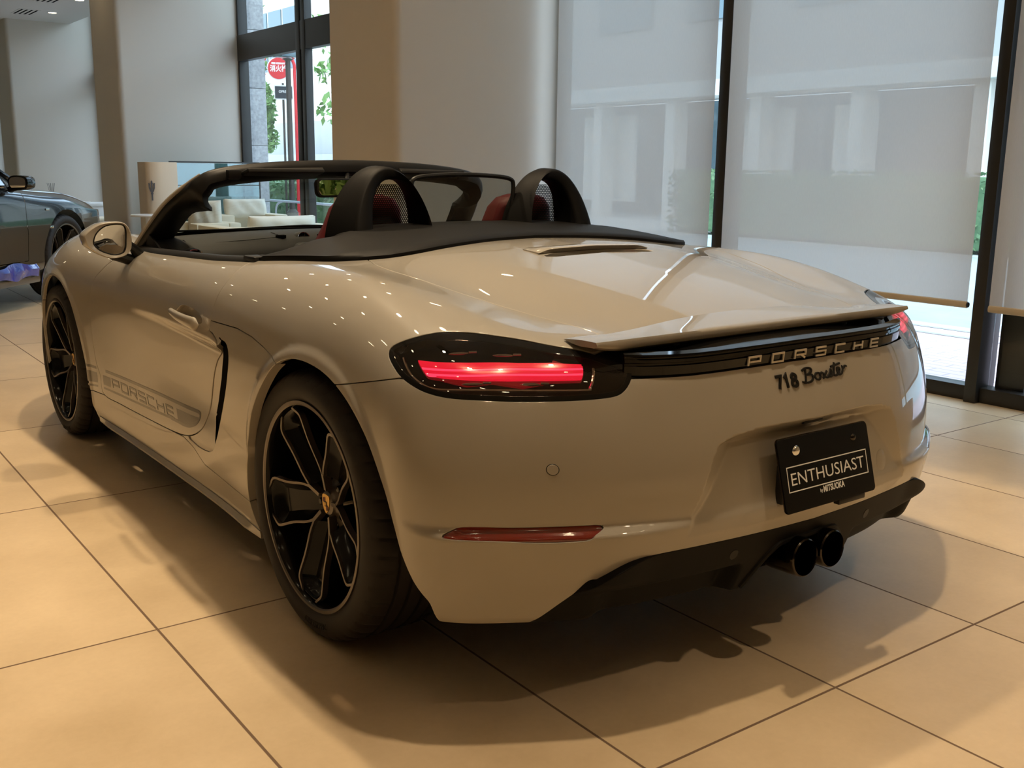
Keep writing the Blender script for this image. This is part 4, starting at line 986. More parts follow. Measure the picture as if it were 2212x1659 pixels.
k0 = [i for i in range(n) if abs(pth[i][0]) > .60]
for s in (-1, 1):
    bm = bmesh.new(); q = [op[i] for i in range(n) if s*pth[i][0] > .585]
    bm_tube(bm, q, [.0075 if abs(v.x) > .64 else .005 for v in q], 8)
    bmobj('pillar_edge', bm, M['paint'], ws)
# glass
bm = bmesh.new(); rows = []
for v in np.linspace(0, 1, 8):
    row = []
    for u in np.linspace(-1, 1, 25):
        tx, ty, tz = .60*u, 1.42-.03*u*u, 1.185-.045*abs(u)**3; bx, by, bz = .70*u, 1.99-.26*u*u, .90-.03*u*u
        row.append((bx+(tx-bx)*v, by+(ty-by)*v+.02*math.sin(v*PI), bz+(tz-bz)*v))
    rows.append(row)
bm_loft(bm, rows, closed_ring=False, cap=(False, False)); bmobj('windscreen_glass', bm, M['glass'], ws)
for s in (-1, 1):                                                              # sun visors under the header
    bm = bmesh.new(); b = bmesh.new(); bm_box(b, (s*.315,1.33,1.158), (.30,.10,.016), rot=Matrix.Rotation(math.radians(-12),3,'X'), bevel=.007, seg=3); join(bm, b)
    bm_tube(bm, [(s*.165,1.30,1.172),(s*.44,1.295,1.166)], .008, 10); bmobj('sun_visor', bm, M['dash'], ws)
bm = bmesh.new(); bm_box(bm, (-.0,1.40,1.166), (.16,.10,.04), bevel=.012); bmobj('header_console', bm, M['satin'], ws)
for s in (-1, 1): box('visor_clip', (s*.495,1.36,1.152), (.05,.06,.035), M['satin'], ws, .01)
mr_ = Matrix.Rotation(math.radians(8), 3, 'Z') @ Matrix.Rotation(math.radians(-5.5), 3, 'X')
bm = bmesh.new(); b = bmesh.new(); bm_prism(b, rrect(.245,.070,.022), -.022, .0, 'xz', bevel=.005)
for v in b.verts: v.co = mr_ @ v.co + Vector((-.085,1.31,1.104))
join(bm, b); bm_tube(bm, [(-.06,1.31,1.12),(-.03,1.36,1.165)], .009, 8); rm = bmobj('rear_view_mirror', bm, M['satin'], ws)
bm = bmesh.new(); bm_prism(bm, rrect(.230,.056,.018), -.0235, -.0218, 'xz')
for v in bm.verts: v.co = mr_ @ v.co + Vector((-.085,1.31,1.104))
bmobj('mirror_glass', bm, M['mirror'], rm, smooth=False)
# dashboard
bm = bmesh.new(); rows = []
for x in np.linspace(-.70, .70, 29):
    a = abs(x); dz = -.020*(a/.7)**2
    rows.append([(x,1.98-.26*(a/.7)**2,.915+dz*.5),(x,1.80-.06*a,.925+dz),(x,1.70-.03*a,.930+dz),(x,1.62,.922+dz),(x,1.55,.905+dz),(x,1.50,.880+dz),(x,1.47,.845+dz),(x,1.46,.78),(x,1.52,.60),(x,1.98-.26*(a/.7)**2,.60)])
bm_loft(bm, rows); dash = bmobj('dashboard', bm, M['dash'], car, angle=50)
bm = bmesh.new()                                                               # airbag seam line
bm_tube(bm, crom([(-.60,1.607,.905),(-.56,1.562,.893),(-.26,1.550,.908),(-.225,1.57,.913),(-.24,1.618,.924)], 5), .0012, 5); bmobj('airbag_seam', bm, M['void'], dash)
bm = bmesh.new(); bm_box(bm, (-.2,1.745,.931), (.9,.03,.006), bevel=.002); bm_tube(bm, [(-.68,1.70,.908),(-.5,1.77,.922),(0,1.82,.932),(.5,1.77,.922),(.68,1.70,.908)], .008, 6); bmobj('demist_slot', bm, M['void'], dash)
def vent(c, r, tilt, nm='air_vent', clock=False):
    Mv = Matrix.Translation(c) @ Matrix.Rotation(math.radians(tilt), 4, 'X')
    bm = bmesh.new(); bm_lathe(bm, [(r*1.55,.05),(r*1.36,.02),(r*1.20,.003),(r*1.10,-.002)], 'y', 32, M=Mv); o = bmobj(nm, bm, M['dash'], dash)
    bm = bmesh.new(); bm_lathe(bm, [(r*1.10,-.001),(r*1.05,-.005),(r*.97,-.004),(r*.96,.004)], 'y', 32, M=Mv); bmobj('bezel', bm, M['chrome'], o)
    bm = bmesh.new(); bm_lathe(bm, [(r*.96,.012),(.0001,.012)], 'y', 32, M=Mv)
    if clock:
        bmobj('dial', bm, M['gloss'], o); bm = bmesh.new()
        for k in range(12):
            a = k*PI/6; q = Matrix.Translation((.8*r*math.cos(a), .010, .8*r*math.sin(a))) @ Matrix.Rotation(-a, 4, 'Y'); bb = bmesh.new(); bm_box(bb, (0,0,0), (.005,.001,.0012)); join(bm, bb, Mv @ q)
        bb = bmesh.new(); bm_box(bb, (.006,.009,.003), (.014,.001,.0012)); join(bm, bb, Mv); bmobj('dial_marks', bm, M['white'], o, smooth=False)
    else:
        for k in range(-2, 3):
            hw_ = .93*r*math.sqrt(1-(k*.36)**2) if abs(k*.36) < 1 else 0
            bb = bmesh.new(); bm_box(bb, (0,.004,k*r*.36), (2*hw_,.014,.0025)); join(bm, bb, Mv)
        bmobj('louvres', bm, M['satin'], o)
        bm = bmesh.new(); bb = bmesh.new(); bm_box(bb, (r*.25,-.004,0), (r*.9,.004,.005), bevel=.001); join(bm, bb, Mv); bmobj('vent_tab', bm, M['chrome'], o)
vent((-.610,1.452,.842), .038, -20); vent((-.160,1.452,.850), .038, -20); vent((.02,1.452,.850), .038, -20); vent((.61,1.452,.842), .038, -20)
vent((-.125,1.56,.898), .0265, -18, 'dash_clock', True)
for x in (-.225, -.045):
    bm = bmesh.new(); bm_prism(bm, [(x-.02,1.565),(x+.025,1.585),(x+.02,1.55),(x-.0,1.545)], .905, .9165, 'xy', bevel=.002); bmobj('speaker_grille', bm, M['void'], dash)
# seats
def seat(s):
    root = bpy.data.objects.new('seat', None); root.empty_display_size = .1; link(root, car); root.location = (s*.312, .775, .222); root.scale = (.86,1,1)
    bm = bmesh.new(); rings = []
    for z, w, yb, yf in ((.10,.225,.02,.16),(.30,.228,-.02,.13),(.50,.218,-.07,.10),(.62,.205,-.10,.06),(.70,.185,-.115,.03),(.78,.145,-.125,.0),(.83,.13,-.13,-.02),(.862,.10,-.125,-.045),(.875,.05,-.11,-.07)):
        ring = []
        for k in range(24):
            a = 2*PI*k/24; ca, sa = math.cos(a), math.sin(a); se = lambda c: math.copysign(abs(c)**.6, c)
            ring.append((w*se(ca), (yb+yf)/2+(yf-yb)/2*se(sa)+.03*abs(ca)**3*(sa > 0), z))
        rings.append(ring)
    bm_loft(bm, rings); bmobj('backrest', bm, M['redleather'], root, angle=70)
    bm = bmesh.new(); rings = []
    for y, zt in ((.05,.14),(.15,.16),(.35,.17),(.50,.19),(.56,.16)):
        rings.append([(u*.25, y, z) for u, z in ((-1,0),(-1,zt),(-.75,zt+.03),(-.4,zt),(0,zt-.01),(.4,zt),(.75,zt+.03),(1,zt),(1,0))])
    bm_loft(bm, rings); bmobj('cushion', bm, M['redleather'], root, angle=70)
    bm = bmesh.new(); bm_tube(bm, [(x, -.128-.0*abs(x), .74+.0*x) for x in np.linspace(-.12,.12,9)], .004, 6); bmobj('seat_seam', bm, M['satin'], root)
for s in (-1, 1): seat(s)
bm = bmesh.new(); bm_box(bm, (0,1.2,.24), (1.36,1.3,.03)); bm_box(bm, (0,1.15,.42), (.20,1.0,.36), bevel=.03); bm_box(bm, (0,.66,.6), (1.36,.03,.6)); bmobj('cockpit_floor', bm, M['matte'], car)
# steering wheel on the right-hand side
bm = bmesh.new(); Ms = Matrix.Translation((.365,1.34,.76)) @ Matrix.Rotation(math.radians(-65), 4, 'X')
bm_tube(bm, [Ms @ Vector((.18*math.cos(a), .18*math.sin(a), 0)) for a in np.linspace(0, 2*PI, 40, endpoint=False)], .015, 8, closed=True)
for a in (0, PI, -PI/2): bm_tube(bm, [Ms @ Vector((0,0,-.02)), Ms @ Vector((.17*math.cos(a), .17*math.sin(a), 0))], .014, 8)
bm_tube(bm, [Ms @ Vector((0,0,-.01)), Ms @ Vector((0,0,-.15))], .05, 16); bmobj('steering_wheel', bm, M['satin'], car)
# door mirrors
hous = [(-0.9839, 0.9327), (-0.9687, 0.953), (-0.9266, 0.9776), (-0.8774, 0.9846), (-0.841, 0.979), (-0.8234, 0.9525), (-0.8192, 0.9147), (-0.8251, 0.8837), (-0.8485, 0.8622), (-0.8859, 0.8549), (-0.9156, 0.8617), (-0.9511, 0.8819), (-0.9795, 0.9078)]; gl = [(-0.9486, 0.9188), (-0.9366, 0.9458), (-0.9091, 0.9676), (-0.8716, 0.9748), (-0.8448, 0.9693), (-0.8382, 0.9472), (-0.8401, 0.917), (-0.8434, 0.8909), (-0.8541, 0.8749), (-0.8849, 0.8696), (-0.9267, 0.8842), (-0.9458, 0.9026)]
def door_mirror(s):
    o = crom(hous, 4, True); g = crom(gl, 4, True); c = o.mean(0); gc = g.mean(0); rings = []
    f = lambda P, k, y, cc: [(s*(-(cc[0]+(p[0]-cc[0])*k)), y+.16*((-p[0])-.90)*0, cc[1]+(p[1]-cc[1])*k) for p in P]
    rings.append(f(g, 1.03, 1.508, gc)); rings.append(f(o, .95, 1.500, c)); rings.append(f(o, .985, 1.503, c)); rings.append(f(o, 1.0, 1.512, c))
    for k, y in ((1.005,1.54),(.97,1.575),(.88,1.605),(.72,1.63),(.48,1.645),(.2,1.652)): rings.append(f(o, k, y, c+np.array([-.01,0])*0))
    bm = bmesh.new(); bm_loft(bm, rings, cap=(False, True)); h = bmobj('door_mirror', bm, M['paint'], car, angle=50)
    bm = bmesh.new(); bm_loft(bm, [f(g, 1.02, 1.512, gc), f(g, .5, 1.516, gc), f(g, .02, 1.517, gc)], cap=(False, True)); bmobj('mirror_glass', bm, M['mirror'], h)
    bm = bmesh.new(); bm_tube(bm, [(p[0], p[1], p[2]) for p in f(g, 1.025, 1.509, gc)], .003, 6, closed=True); bmobj('glass_rim', bm, M['satin'], h)
    # stalk: V-shaped foot on the door
    bm = bmesh.new(); foot = [(s*.785,1.60,.842)]
    bm_tube(bm, [(s*.875,1.555,.868),(s*.83,1.585,.85),(s*.795,1.60,.838),(s*.765,1.61,.83)], [.022,.020,.021,.026], 10, sx=1, sy=1.1)
    bm_tube(bm, [(s*.825,1.55,.905),(s*.795,1.575,.885),(s*.765,1.60,.85)], [.014,.016,.024], 10); bmobj('mirror_stalk', bm, M['satin'], h)
for s in (-1, 1): door_mirror(s)
for s in (-1, 1):                                                              # quarter triangle at the foot of the pillar
    bm = bmesh.new(); bm_prism(bm, [(1.50,.880),(1.70,.870),(1.62,.930)], s*.712, s*.722, 'yz', bevel=.003); bmobj('mirror_triangle', bm, M['satin'], car)
# door handles and decal
for sgn in (-1, 1):
    d_ = doors[sgn]; hp = crom([(.958,.722), (.932,.744), (.89,.760), (.80,.762), (.713,.754), (.678,.735), (.698,.720), (.80,.713), (.90,.710)], 4, True)
    cc = hp.mean(0); rings = []
    for k, dep in ((1.0,.001),(.97,.010),(.90,.022),(.75,.030),(.5,.034),(.1,.035)):
        q = cc+(hp-cc)*k; x = np.abs(drop(Fdoor, np.c_[np.full(len(q),.86), q], d=(1,0,0))[:,0])-dep; rings.append([(sgn*a, u, v) for a, (u, v) in zip(x, q)])
    bm = bmesh.new(); bm_loft(bm, rings, cap=(False, True)); bmobj('handle_recess', bm, M['paint'], d_, angle=60)
    bm = bmesh.new(); rings = []
    for t in np.linspace(0, 1, 17):
        y = .948-.272*t; e = math.sin(min(1, t/.12, (1-t)/.04)*PI/2)**.6 if 0 < t < 1 else .12
        x0 = .868+.012*t; out = .012+.014*math.sin(t*PI)**.5; zc = .737-.014*t; hz = (.010+.011*t)*e
        rings.append([(sgn*(x0+out+(.009*e)*math.cos(a)), y, zc+hz*math.copysign(abs(math.sin(a))**.7, math.sin(a))) for a in np.linspace(0, 2*PI, 14, endpoint=False)])
    bm_loft(bm, rings); bmobj('door_handle', bm, M['paint'], d_, angle=60)
def on_door(q, off=.0006, F=Fdoor):
    q = np.array(q, float); P_ = drop(F, np.c_[np.full(len(q), .85), q], d=(1,0,0)); return np.c_[np.abs(P_[:,0])+off, q]
dt, db = crom(yz('dec_top'), 6), crom(yz('dec_bot'), 6)
def band(bm, ctr, w, y0, y1, s, n=60):
    k = np.argsort(ctr[:,0]); ys = np.linspace(y0, y1, n); zc = np.interp(ys, ctr[k,0], ctr[k,1])
    A = on_door(np.c_[ys, zc+w/2]); B = on_door(np.c_[ys, zc-w/2]); vA = [bm.verts.new((s*p[0],p[1],p[2])) for p in A]; vB = [bm.verts.new((s*p[0],p[1],p[2])) for p in B]
    for i in range(n-1): bm.faces.new((vA[i], vA[i+1], vB[i+1], vB[i]))
def quadp(bm, y0, y1, zt, zb, s, n=10):
    """filled block between two height functions"""
    ys = np.linspace(y0, y1, n); rows = [on_door(np.c_[ys, zt(ys)*(1-t)+zb(ys)*t]) for t in np.linspace(0,1,5)]
    V = [[bm.verts.new((s*p[0],p[1],p[2])) for p in r] for r in rows]
    for A, B in zip(V[:-1], V[1:]):
        for i in range(n-1): bm.faces.new((A[i], A[i+1], B[i+1], B[i]))
fi = lambda a: (lambda y: np.interp(y, a[np.argsort(a[:,0]),0], a[np.argsort(a[:,0]),1]))
zt_, zb_ = fi(dt), fi(db)
for sgn in (-1, 1):
    bm = bmesh.new(); bl = yz('dec_blk'); ye = yz('dec_end'); tq = yz('dec_txt')
    hk = crom(yz('dec_hook'), 5); hk = hk[hk[:,0] < 1.885]
    def Md(v, s=sgn): q = on_door([(v[0], v[1])], .0006+.0003*v[2])[0]; return (s*q[0], q[1], q[2])
    stroke(bm, [tuple(p) for p in hk], .0105, 0, 1, M=Md); band(bm, db, .0085, yz('dec_hook')[-1][0]-.01, 1.885, sgn)
    quadp(bm, 1.80, 1.885, lambda y: zt_(y)-.020, lambda y: zb_(y)+.014, sgn)
    ep = crom(yz('dec_endp'), 1, True); bm.faces.new([bm.verts.new((sgn*q[0], q[1], q[2])) for q in on_door(ep, .0008)])
    bmobj('side_stripe', bm, M['decal'], doors[sgn], smooth=False)
    bm = bmesh.new(); Lw = float(np.linalg.norm(tq[1]-tq[0])); Lh = float(np.linalg.norm(tq[3]-tq[0]))
    if sgn > 0: tq = tq[[1,0,3,2]]
    def Mt(v, s=sgn):
        u, w_ = v[0]/Lw, v[1]/Lh; p = (tq[0]*(1-u)+tq[1]*u)*w_+(tq[3]*(1-u)+tq[2]*u)*(1-w_); q = on_door([p], .0006+.0004*(v[2] > 0))[0]; return (s*q[0], q[1], q[2])
    word(bm, 'PORSCHE', Lw*.108, Lh*.92, Lw*.892/6, .0075, 0, 1, Mt, sub=3)
    o = bmobj('side_lettering', bm, M['decal'], doors[sgn], smooth=False)
    bm = bmesh.new(); band(bm, dt, .0115, 1.955, 2.06, sgn, 8); band(bm, db, .0085, 1.955, 2.06, sgn, 8); quadp(bm, 1.955, 2.06, lambda y: zt_(y)-.020, lambda y: zb_(y)+.014, sgn)
    bmobj('fender_stripe', bm, M['decal'], car, smooth=False)
    # sill blade
    bm = bmesh.new(); rows = []
    for y in np.linspace(.345, 2.0, 30):
        x = abs(drop(F0, [(.84, y, .172)], d=(1,0,0))[0][0]); e = min(1, (y-.34)/.12, (2.01-y)/.15)
        rows.append([(sgn*(x-.03), y, .175), (sgn*(x+.004), y, .176), (sgn*(x+.012*e+.002), y, .163), (sgn*(x+.010*e+.002), y, .155), (sgn*(x-.03), y, .150)])
    bm_loft(bm, rows); bmobj('sill_blade', bm, M['paint'], car, angle=30)

# ---------------------------------------------------------------- showroom shell
RX = 3.24                                                                     # glazed street front
TY = -.0091
def tile_mat():
    m = bpy.data.materials.new('floor_tile'); m.use_nodes = True; n, l, b = nodes(m)
    g = n.new('ShaderNodeNewGeometry'); mp = n.new('ShaderNodeMapping'); mp.inputs['Rotation'].default_value = (0,0,-TY)
    l.new(g.outputs['Position'], mp.inputs[0]); sp = n.new('ShaderNodeSeparateXYZ'); l.new(mp.outputs[0], sp.inputs[0])
    def M_(op, a, b_=None, c=None):
        k = n.new('ShaderNodeMath'); k.operation = op
        for i, v in enumerate((a, b_, c)):
            if v is None: continue
            if isinstance(v, (int, float)): k.inputs[i].default_value = v
            else: l.new(v, k.inputs[i])
        return k.outputs[0]
    def line(o, off, p):
        u = M_('DIVIDE', M_('SUBTRACT', o, off), p); fr = M_('SUBTRACT', u, M_('ROUND', u))
        d = M_('MULTIPLY', M_('ABSOLUTE', fr), p); return d, M_('ROUND', M_('SUBTRACT', u, .5))
    dx, ix = line(sp.outputs[0], .005, .598); dy, iy = line(sp.outputs[1], .253, 1.2115)
    d = M_('MINIMUM', dx, dy); grout = M_('SUBTRACT', 1, n_map(n, l, d, .0024, .0042))
    wn = n.new('ShaderNodeTexWhiteNoise'); wn.noise_dimensions = '2D'; cx = n.new('ShaderNodeCombineXYZ'); l.new(ix, cx.inputs[0]); l.new(iy, cx.inputs[1]); l.new(cx.outputs[0], wn.inputs[0])
    off = n.new('ShaderNodeVectorMath'); off.operation = 'MULTIPLY_ADD'; off.inputs[1].default_value = (1,1,1); l.new(wn.outputs['Color'], off.inputs[2]); l.new(g.outputs['Position'], off.inputs[0])
    t = n.new('ShaderNodeTexNoise'); t.inputs['Scale'].default_value = 2.2; t.inputs['Detail'].default_value = 7; t.inputs['Roughness'].default_value = .6; l.new(off.outputs[0], t.inputs[0])
    t2 = n.new('ShaderNodeTexNoise'); t2.inputs['Scale'].default_value = 60; t2.inputs['Detail'].default_value = 3; l.new(g.outputs['Position'], t2.inputs[0])
    f = M_('ADD', M_('MULTIPLY', t.outputs[0], .75), M_('ADD', M_('MULTIPLY', t2.outputs[0], .12), M_('MULTIPLY', wn.outputs[0], .10)))
    cr = n.new('ShaderNodeValToRGB'); cr.color_ramp.elements[0].position = .30; cr.color_ramp.elements[0].color = (.50,.38,.235,1); cr.color_ramp.elements[1].position = .72; cr.color_ramp.elements[1].color = (.70,.555,.37,1); l.new(f, cr.inputs[0])
    mx = n.new('ShaderNodeMix'); mx.data_type = 'RGBA'; mx.inputs['B'].default_value = (.15,.095,.06,1); l.new(grout, mx.inputs['Factor']); l.new(cr.outputs[0], mx.inputs['A']); l.new(mx.outputs['Result'], b.inputs['Base Color'])
    l.new(M_('ADD', M_('MULTIPLY', grout, .4), M_('ADD', .30, M_('MULTIPLY', t.outputs[0], .18))), b.inputs['Roughness'])
    bp = n.new('ShaderNodeBump'); bp.inputs['Strength'].default_value = .5; bp.inputs['Distance'].default_value = .002; l.new(M_('SUBTRACT', M_('MULTIPLY', t2.outputs[0], .08), grout), bp.inputs['Height']); l.new(bp.outputs[0], b.inputs['Normal'])
    b.inputs['Specular IOR Level'].default_value = .35
    return m
def n_map(n, l, v, a, b_):
    k = n.new('ShaderNodeMapRange'); k.interpolation_type = 'SMOOTHSTEP'; k.inputs[1].default_value = a; k.inputs[2].default_value = b_; l.new(v, k.inputs[0]); return k.outputs[0]
def fabric(name, col, diff, transl, transp, scale=900):
    m = bpy.data.materials.new(name); m.use_nodes = True; n = m.node_tree.nodes; l = m.node_tree.links; n.remove(n['Principled BSDF']); out = n['Material Output']
    a = n.new('ShaderNodeBsdfDiffuse'); t = n.new('ShaderNodeBsdfTranslucent'); p = n.new('ShaderNodeBsdfTransparent')
    tc = n.new('ShaderNodeTexCoord'); nz = n.new('ShaderNodeTexNoise'); mp = n.new('ShaderNodeMapping'); mp.inputs['Scale'].default_value = (1,180,14)
    l.new(tc.outputs['Object'], mp.inputs[0]); l.new(mp.outputs[0], nz.inputs[0]); nz.inputs['Scale'].default_value = 2; nz.inputs['Detail'].default_value = 4
    mc = n.new('ShaderNodeMix'); mc.data_type = 'RGBA'; mc.inputs['A'].default_value = (*[c*.93 for c in col],1); mc.inputs['B'].default_value = (*[min(1,c*1.05) for c in col],1); l.new(nz.outputs[0], mc.inputs['Factor'])
    l.new(mc.outputs['Result'], a.inputs[0]); l.new(mc.outputs['Result'], t.inputs[0])
    m1 = n.new('ShaderNodeMixShader'); m1.inputs[0].default_value = transl/(diff+transl); m2 = n.new('ShaderNodeMixShader'); m2.inputs[0].default_value = transp
    l.new(a.outputs[0], m1.inputs[1]); l.new(t.outputs[0], m1.inputs[2]); l.new(m1.outputs[0], m2.inputs[1]); l.new(p.outputs[0], m2.inputs[2]); l.new(m2.outputs[0], out.inputs[0])
    return m
M['tile'] = tile_mat()
M['wall'] = add_bump(mat('textured_wallpaper', (.66,.60,.52), .85, spec=.2), 700, .15, .0006)
M['wall2'] = add_bump(mat('side_wall', (.56,.52,.46), .85, spec=.2), 300, .1, .0006)
M['ceil'] = mat('ceiling_white', (.66,.64,.60), .9, spec=.2)
M['frame'] = add_bump(mat('bronze_window_frame', (.045,.042,.038), .38, metal=.55), 60, .04, .0004)
M['blind'] = fabric('blind_fabric', (.66,.63,.58), .62, .26, .09)
M['bar'] = mat('blind_bottom_bar', (.58,.47,.33), .5)
def st(o): o['kind'] = 'structure'; return o
st(box('floor', (-1.85,8,-.05), (10.3,32.2,.1), M['tile'], bevel=0))
st(box('ceiling', (-2.07,8,3.55), (9.86,32.2,.2), M['ceil'], bevel=0))
bm = bmesh.new(); bm_box(bm, (3.10,8,4.05), (.62,32.2,.1)); bm_box(bm, (2.80,8,3.80), (.06,32.2,.4)); st(bmobj('trim_1', bm, M['ceil'], smooth=False))
st(box('wall_left', (-7.05,8,1.75), (.1,32.2,3.5), M['wall2'], bevel=0)); st(box('wall_back', (-1.85,-8.05,2), (10.3,.1,4.1), M['wall2'], bevel=0)); st(box('wall_far', (-1.85,24.05,2), (10.3,.1,4.1), M['wall2'], bevel=0))
def pier(name, x0, y0, y1):
    bm = bmesh.new(); r = .06; pts = [(3.30,y1),(x0+r,y1)]+[(x0+r-r*math.sin(a), y1-r+r*math.cos(a)) for a in np.linspace(0, PI/2, 7)[1:]]+[(x0+r-r*math.cos(a), y0+r-r*math.sin(a)) for a in np.linspace(0, PI/2, 7)]+[(3.30,y0)]
    bm_prism(bm, pts, 0, 4.0, 'xy'); o = bmobj(name, bm, M['wall'], angle=25); return st(o)
pier('wall_near_pier', 1.822, 4.13, 5.14); pier('wall_middle_pier', 1.773, 10.28, 11.30); pier('wall_distant_pier', 1.86, 16.40, 17.4)
# street front: rails, mullions, panes
bm = bmesh.new()
bm_box(bm, (3.275,1.40,.040), (.11,5.4,.080), bevel=.004); bm_box(bm, (3.275,7.7,.040), (.11,5.2,.080), bevel=.004); bm_box(bm, (3.275,13.9,.04), (.11,5.1,.08), bevel=.004); bm_box(bm, (3.275,20.7,.04), (.11,6.6,.08), bevel=.004)
st(bmobj('trim_2', bm, M['frame']))
bm = bmesh.new(); bm_box(bm, (3.265,7.7,2.59), (.10,5.16,.30), bevel=.004); bm_box(bm, (3.265,13.85,2.59), (.10,5.1,.30), bevel=.004); bm_box(bm, (3.275,20.7,2.59), (.1,6.6,.3)); st(bmobj('trim_3', bm, M['frame']))
bm = bmesh.new()
for y0, y1, xa, xb in ((2.300,2.385,3.175,3.34),(.492,.556,3.18,3.36),(.30,.455,3.30,3.36),(-1.35,-1.28,3.26,3.36),(4.045,4.13,3.27,3.34),
                       (8.40,8.49,3.21,3.30),(8.53,8.63,3.21,3.30),(10.235,10.28,3.22,3.34),(5.14,5.22,3.22,3.34),(11.3,11.38,3.22,3.34),(16.3,16.40,3.22,3.34),(14.2,14.5,3.2,3.34),(17.4,17.5,3.2,3.34),(20.5,20.8,3.2,3.34),(23.9,24,3.2,3.34)):
    bm_box(bm, ((xa+xb)/2,(y0+y1)/2,2.0), (xb-xa,y1-y0,4.0), bevel=.003)
st(bmobj('trim_4', bm, M['frame']))
for i, (a, b_) in enumerate(((-1.3,.45),(.49,2.34),(2.34,4.13),(5.14,8.40),(8.43,10.28),(11.3,16.4),(17.4,24))):
    st(box('window_%d' % (i+1), (3.30,(a+b_)/2,2.03), (.008,b_-a,3.9), M['wglass'], bevel=0))
# roller blinds
def blind(y0, y1, zb, label, x=3.15):
    t = thing('roller_blind', label, 'blind', (x,(y0+y1)/2,zb), 0); h = 4.0-zb; w = y1-y0
    bm = bmesh.new(); N_ = 24; V = []
    for i in range(N_+1):
        y = -w/2+w*i/N_; V.append([bm.verts.new((.0025*math.sin(i*.9)+.002*math.sin(i*2.3), y, .02+h*j/6)) for j in range(7)])
    for A, B in zip(V[:-1], V[1:]):
        for j in range(6): bm.faces.new((A[j], B[j], B[j+1], A[j+1]))
    bmobj('blind_fabric', bm, M['blind'], t)
    bm = bmesh.new(); bm_tube(bm, [(0,-w/2,.010),(0,w/2,.010)], .012, 10, sx=1.5); bm_tube(bm, [(0,-w/2-.006,.010),(0,-w/2,.010)], .014, 10, mi=1); bmobj('bottom_bar', bm, [M['bar'], M['frame']], t)
    return t
blind(2.395, 3.985, .50, 'pale roller blind between cream pier and first dark mullion'); blind(.57, 2.275, .508, 'wide pale roller blind behind the open roadster spoiler'); blind(-1.25, .452, .500, 'pale roller blind at the right edge beside the double mullion')
st(box('wall_right', (3.2,-4.66,2), (.1,6.7,4.0), M['wall2'], bevel=0))
st(box('wall_left_pier', (-4.3,13.2,1.75), (.45,.45,3.5), mat('dark_pier', (.05,.038,.03), .6), bevel=.01))
# ceiling fittings
def downlight(x, y, label, group=None):
    t = thing('downlight', label, 'ceiling light', (x,y,3.45), 0, group)
    bm = bmesh.new(); bm_lathe(bm, [(.075,0),(.075,-.004),(.060,-.006),(.056,.01)], 'z', 28); bmobj('trim_ring', bm, M['ceil'], t)
    bm = bmesh.new(); bm_lathe(bm, [(.057,-.003),(.0001,-.003)], 'z', 28); bmobj('lamp_face', bm, M['bulb'], t); return t
M['bulb'] = mat('warm_lamp_face', (1,.85,.6), .5, emit=(1,.80,.50), estr=14); M['bulb'].cycles.emission_sampling = 'NONE'
d1 = downlight(2.308,15.213,'round warm downlight lit in the ceiling beside the nearer vent'); d2 = downlight(2.305,13.647,'round warm downlight cut by the top edge of the photo')
DL = [(-.5+1.15*i, -3.2+1.55*j) for i in range(-3, 3) for j in range(0, 7)]+[(x,y) for x in (-4.0,-2.2,.2,1.6) for y in (9.2,10.8,12.4)]
for x, y in DL: dup(d1, (x, y, 3.45), 0, 'round warm ceiling downlight outside the picture', 'downlights in the ceiling out of view')
def ceiling_vent(x, y, label, rz=0):
    t = thing('ceiling_vent', label, 'air vent', (x,y,3.45), rz); bm = bmesh.new(); bm_box(bm, (0,0,-.002), (.30,.62,.004)); bmobj('vent_frame', bm, M['ceil'], t)
    bm = bmesh.new()
    for k in range(4): bm_box(bm, (-.105+.07*k,0,-.0045), (.028,.56,.002))
    bmobj('vent_slots', bm, M['void'], t, smooth=False); return t
ceiling_vent(1.97,15.40,'slotted air vent in the ceiling beside a downlight'); ceiling_vent(1.95,13.85,'slotted air vent cut by the top edge of the photo')
for x, y in ((.1,-1.6),(-.2,.6),(-1.6,2.0)): tag(ceiling_vent(x, y, 'slotted ceiling air vent outside the picture'), group='air vents in the ceiling out of view')

# ---------------------------------------------------------------- lounge behind the car
M['sofa'] = add_bump(mat('cream_leather', (.74,.66,.50), .5), 120, .1, .001); M['cush'] = add_bump(mat('cream_cushion', (.78,.73,.62), .6), 40, .25, .003)
M['panel'] = mat('cream_panel', (.66,.54,.40), .5); M['whitelac'] = mat('white_lacquer', (.74,.74,.73), .35); M['emblem'] = mat('grey_emblem', (.10,.095,.10), .4, metal=.4)
M['partition'] = glassy('tinted_partition_glass', (.42,.60,.62), .10)
def cushion(name, c, s, label, rot=None, cat='cushion'):
    bm = bmesh.new(); b = bmesh.new(); bmesh.ops.create_cube(b, size=1); bmesh.ops.subdivide_edges(b, edges=b.edges[:], cuts=9, use_grid_fill=True)
    for v in b.verts:
        u = [2*v.co[i] for i in range(3)]; e = (1-abs(u[0])**4)*(1-abs(u[2])**4)
        fl = .42+.58*e**.5; w = .012*math.sin(9*u[0]+3*u[2])*e
        v.co = Vector((u[0]/2*s[0]*(1-.03*abs(u[2])), (u[1]/2*fl)*s[1]+w*(1 if u[1] > 0 else -1), u[2]/2*s[2]*(1-.05*(1-abs(u[0])**3))))
    M_ = Matrix.Translation(c) @ (rot.to_4x4() if rot is not None else Matrix()); join(bm, b, M_)
    o = bmobj(name, bm, M['cush'], angle=80); tag(o, label, cat); return o
